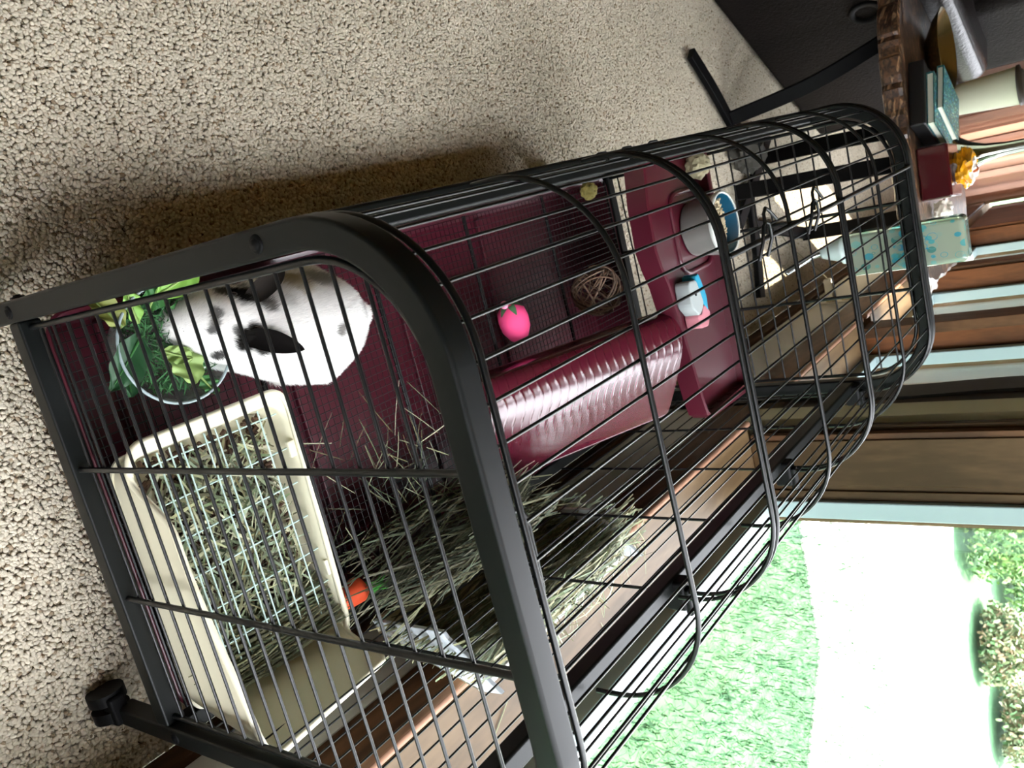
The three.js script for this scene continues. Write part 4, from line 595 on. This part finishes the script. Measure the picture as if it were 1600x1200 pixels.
{ // printed books under and beside the cup
  const mosaic = canvasTex(512, 512, (c, w) => { c.fillStyle = '#17443f'; c.fillRect(0, 0, w, w); const r = rngOf(30), cols = ['#1c6f6a', '#2b8f86', '#0f4d5c', '#3aa39a', '#1f5aa0', '#66b7a6', '#0c3a3c', '#c9d8b0', '#2f7fb8']; for (let i = 0; i < 900; i++) { c.fillStyle = cols[(r() * 9) | 0]; const q = 5 + r() * 12; c.fillRect(r() * w, r() * w, q, q * (0.6 + r())); } });
  const cover = std({ map: mosaic, roughness: 0.4 }), pages = std({ color: '#d9dbc8', roughness: 0.8 });
  const book = (label, at, turn, w, th, d) => { const t = thing('book', label, 'book', at, 'patterned books on the slab table', turn); put(t, 'pages', box3(-w / 2 + 0.004, w / 2 - 0.003, 0.003, th - 0.003, -d / 2 + 0.004, d / 2 - 0.004), pages); put(t, 'cover', merge([new THREE.BoxGeometry(w, 0.003, d).translate(0, 0.0015, 0), new THREE.BoxGeometry(w, 0.003, d).translate(0, th - 0.0015, 0), new THREE.BoxGeometry(0.003, th, d).translate(-w / 2 + 0.0015, th / 2, 0)]), cover); };
  solo('black_box', new RoundedBoxGeometry(0.21, 0.045, 0.26, 3, 0.006), std({ color: '#0c0c0d', roughness: 0.5 }), 'flat black box under the patterned books on the table', 'box', null, [0.07, TT + 0.0225, -2.63], -0.45);
  book('lower teal mosaic book lying on the flat black box', [0.092, TT + 0.045, -2.63], -0.5, 0.17, 0.022, 0.23);
  book('upper teal and blue mosaic book topping the small stack', [0.07, TT + 0.067, -2.66], -0.62, 0.15, 0.02, 0.2);
}
{ const t = thing('tall_cup', 'tall cream paper cup behind the patterned books', 'cup', [0.07, TT, -2.97]);
  put(t, 'cup', lathe([[0, 0.002], [0.046, 0.002], [0.048, 0.006], [0.062, 0.235], [0.0645, 0.238], [0.062, 0.241], [0.059, 0.238], [0.045, 0.01], [0, 0.008]], 44), std({ color: '#e3e6cd', roughness: 0.6 })); put(t, 'lid', lathe([[0, 0.25], [0.05, 0.25], [0.054, 0.244], [0.066, 0.242], [0.066, 0.234]], 44), std({ color: '#3b352c', roughness: 0.5 }), 'dark lid'); }
{ const t = thing('maroon_canister', 'glossy maroon square canister on the near edge of the slab table', 'canister', [0.268, TT, -2.56], null, -0.12);
  put(t, 'box', new RoundedBoxGeometry(0.165, 0.09, 0.15, 3, 0.008).translate(0, 0.046, 0), phy({ color: '#460d15', roughness: 0.2, clearcoat: 0.7 })); }
{ const g = crumple(0.055, 21, 0.5, 5); g.scale(0.95, 0.6, 1.25); g.rotateY(0.5);
  const art = canvasTex(256, 256, (c, w) => { c.fillStyle = '#f0a818'; c.fillRect(0, 0, w, w); c.fillStyle = '#f7efe2'; c.beginPath(); c.ellipse(150, 130, 70, 60, 0.4, 0, 6.3); c.fill(); c.fillStyle = '#9a4a2a'; c.beginPath(); c.ellipse(135, 118, 22, 30, 0.5, 0, 6.3); c.fill(); c.fillStyle = '#b8c860'; c.fillRect(0, 210, w, 40); });
  const p = g.attributes.position, uv = g.attributes.uv; for (let i = 0; i < p.count; i++) uv.setXY(i, 0.5 + p.getX(i) * 6, 0.5 + p.getZ(i) * 5); const c = creased(g, 0.35);
  solo('treat_bag', c, phy({ map: art, roughness: 0.25, clearcoat: 0.6 }), 'crumpled orange and white treat bag lying on the maroon canister', 'bag', null, [0.27, TT + 0.118, -2.57]);
  solo('plastic_wrap', creased(crumple(0.05, 44, 0.5, 4).scale(0.7, 0.6, 0.9), 0.3), phy({ color: '#f2efe4', roughness: 0.2, transmission: 0.3, thickness: 0, side: THREE.DoubleSide }), 'crinkled clear white wrapper at the right of the maroon canister', 'wrapper', null, [0.395, TT + 0.031, -2.62]); }
{ const t = thing('chrome_lamp', 'polished chrome lamp with flared trumpet foot on the table', 'lamp', [0.268, TT, -3.02]);
  put(t, 'base', lathe([[0, 0.001], [0.105, 0.001], [0.106, 0.006], [0.095, 0.014], [0.072, 0.032], [0.048, 0.066], [0.032, 0.11], [0.024, 0.17], [0.021, 0.26], [0.024, 0.36], [0.02, 0.42], [0, 0.42]], 56), std({ color: '#b9bdb6', roughness: 0.06, metalness: 1 }));
  put(t, 'socket', new THREE.CylinderGeometry(0.018, 0.018, 0.07, 20).translate(0, 0.455, 0), M.black); put(t, 'lamp_shade', lathe([[0.16, 0.46], [0.1, 0.72]], 44), phy({ color: '#ded4bd', roughness: 0.9, transmission: 0.3, thickness: 0, side: THREE.DoubleSide })); }
{ // black strap hanging beside the post, things along the wall
  const pts = []; for (let k = 0; k <= 40; k++) pts.push(V(0.705, 0.04 + k * 0.045, -1.70 + 0.012 * Math.sin(k * 0.55))); solo('hanging_strap', sweep(pts, [[-0.045, -0.004], [0.045, -0.004], [0.045, 0.004], [0.02, 0.007], [-0.045, 0.004]], V(1, 0, 0)), std({ color: '#111413', roughness: 0.6 }), 'wavy black strap hanging down the wall beside the post', 'strap');
  const ol = thing('wall_outlet', 'cream wall outlet with two brown sockets on the grey low wall', 'outlet', [0.712, 0.18, -2.92]);
  put(ol, 'plate', new RoundedBoxGeometry(0.006, 0.125, 0.08, 2, 0.0025).translate(-0.003, 0, 0), std({ color: '#b9b6aa', roughness: 0.5 }));
  for (const y of [-0.03, 0.03]) put(ol, 'socket', new RoundedBoxGeometry(0.006, 0.036, 0.03, 2, 0.0025).translate(-0.0065, y, 0), std({ color: '#8f7f3c', roughness: 0.5 }));
  const pl = thing('power_plug', 'long white power plug in the lower socket with thin cord loops', 'plug', [0.705, 0.15, -2.92]);
  put(pl, 'plug', new RoundedBoxGeometry(0.085, 0.034, 0.03, 3, 0.008).translate(-0.045, 0, 0), M.white);
  { const q = []; for (let k = 0; k <= 60; k++) { const u = k / 60, a = u * 9; q.push(V(-0.085 - 0.16 * smooth(0, 0.3, u) + 0.075 * Math.cos(a) * smooth(0.1, 0.4, u), -0.146 * smooth(0, 0.35, u), 0.075 * Math.sin(a) * smooth(0.1, 0.4, u) + 0.05 * u)); } put(pl, 'cord', rod(q, 0.0025, 6), std({ color: '#8a8672', roughness: 0.6 })); }
  const ts = crumple(0.06, 61, 0.5, 4).scale(1, 0.45, 1.2); solo('white_tissue', creased(ts, 0.3), std({ color: '#f1ece4', roughness: 0.9 }), 'crumpled white tissue on the sill below the bubble print bottle', 'tissue', null, [0.765, 0.395, -3.45]);
  solo('dark_cloth', creased(crumple(0.1, 71, 0.5, 4).scale(0.9, 0.5, 1.1), 0.4), std({ color: '#3c3a33', roughness: 0.9 }), 'crumpled dark cloth on the carpet under the table', 'cloth', null, [0.06, 0.045, -2.62]);
}
renderer.render(scene, camera);
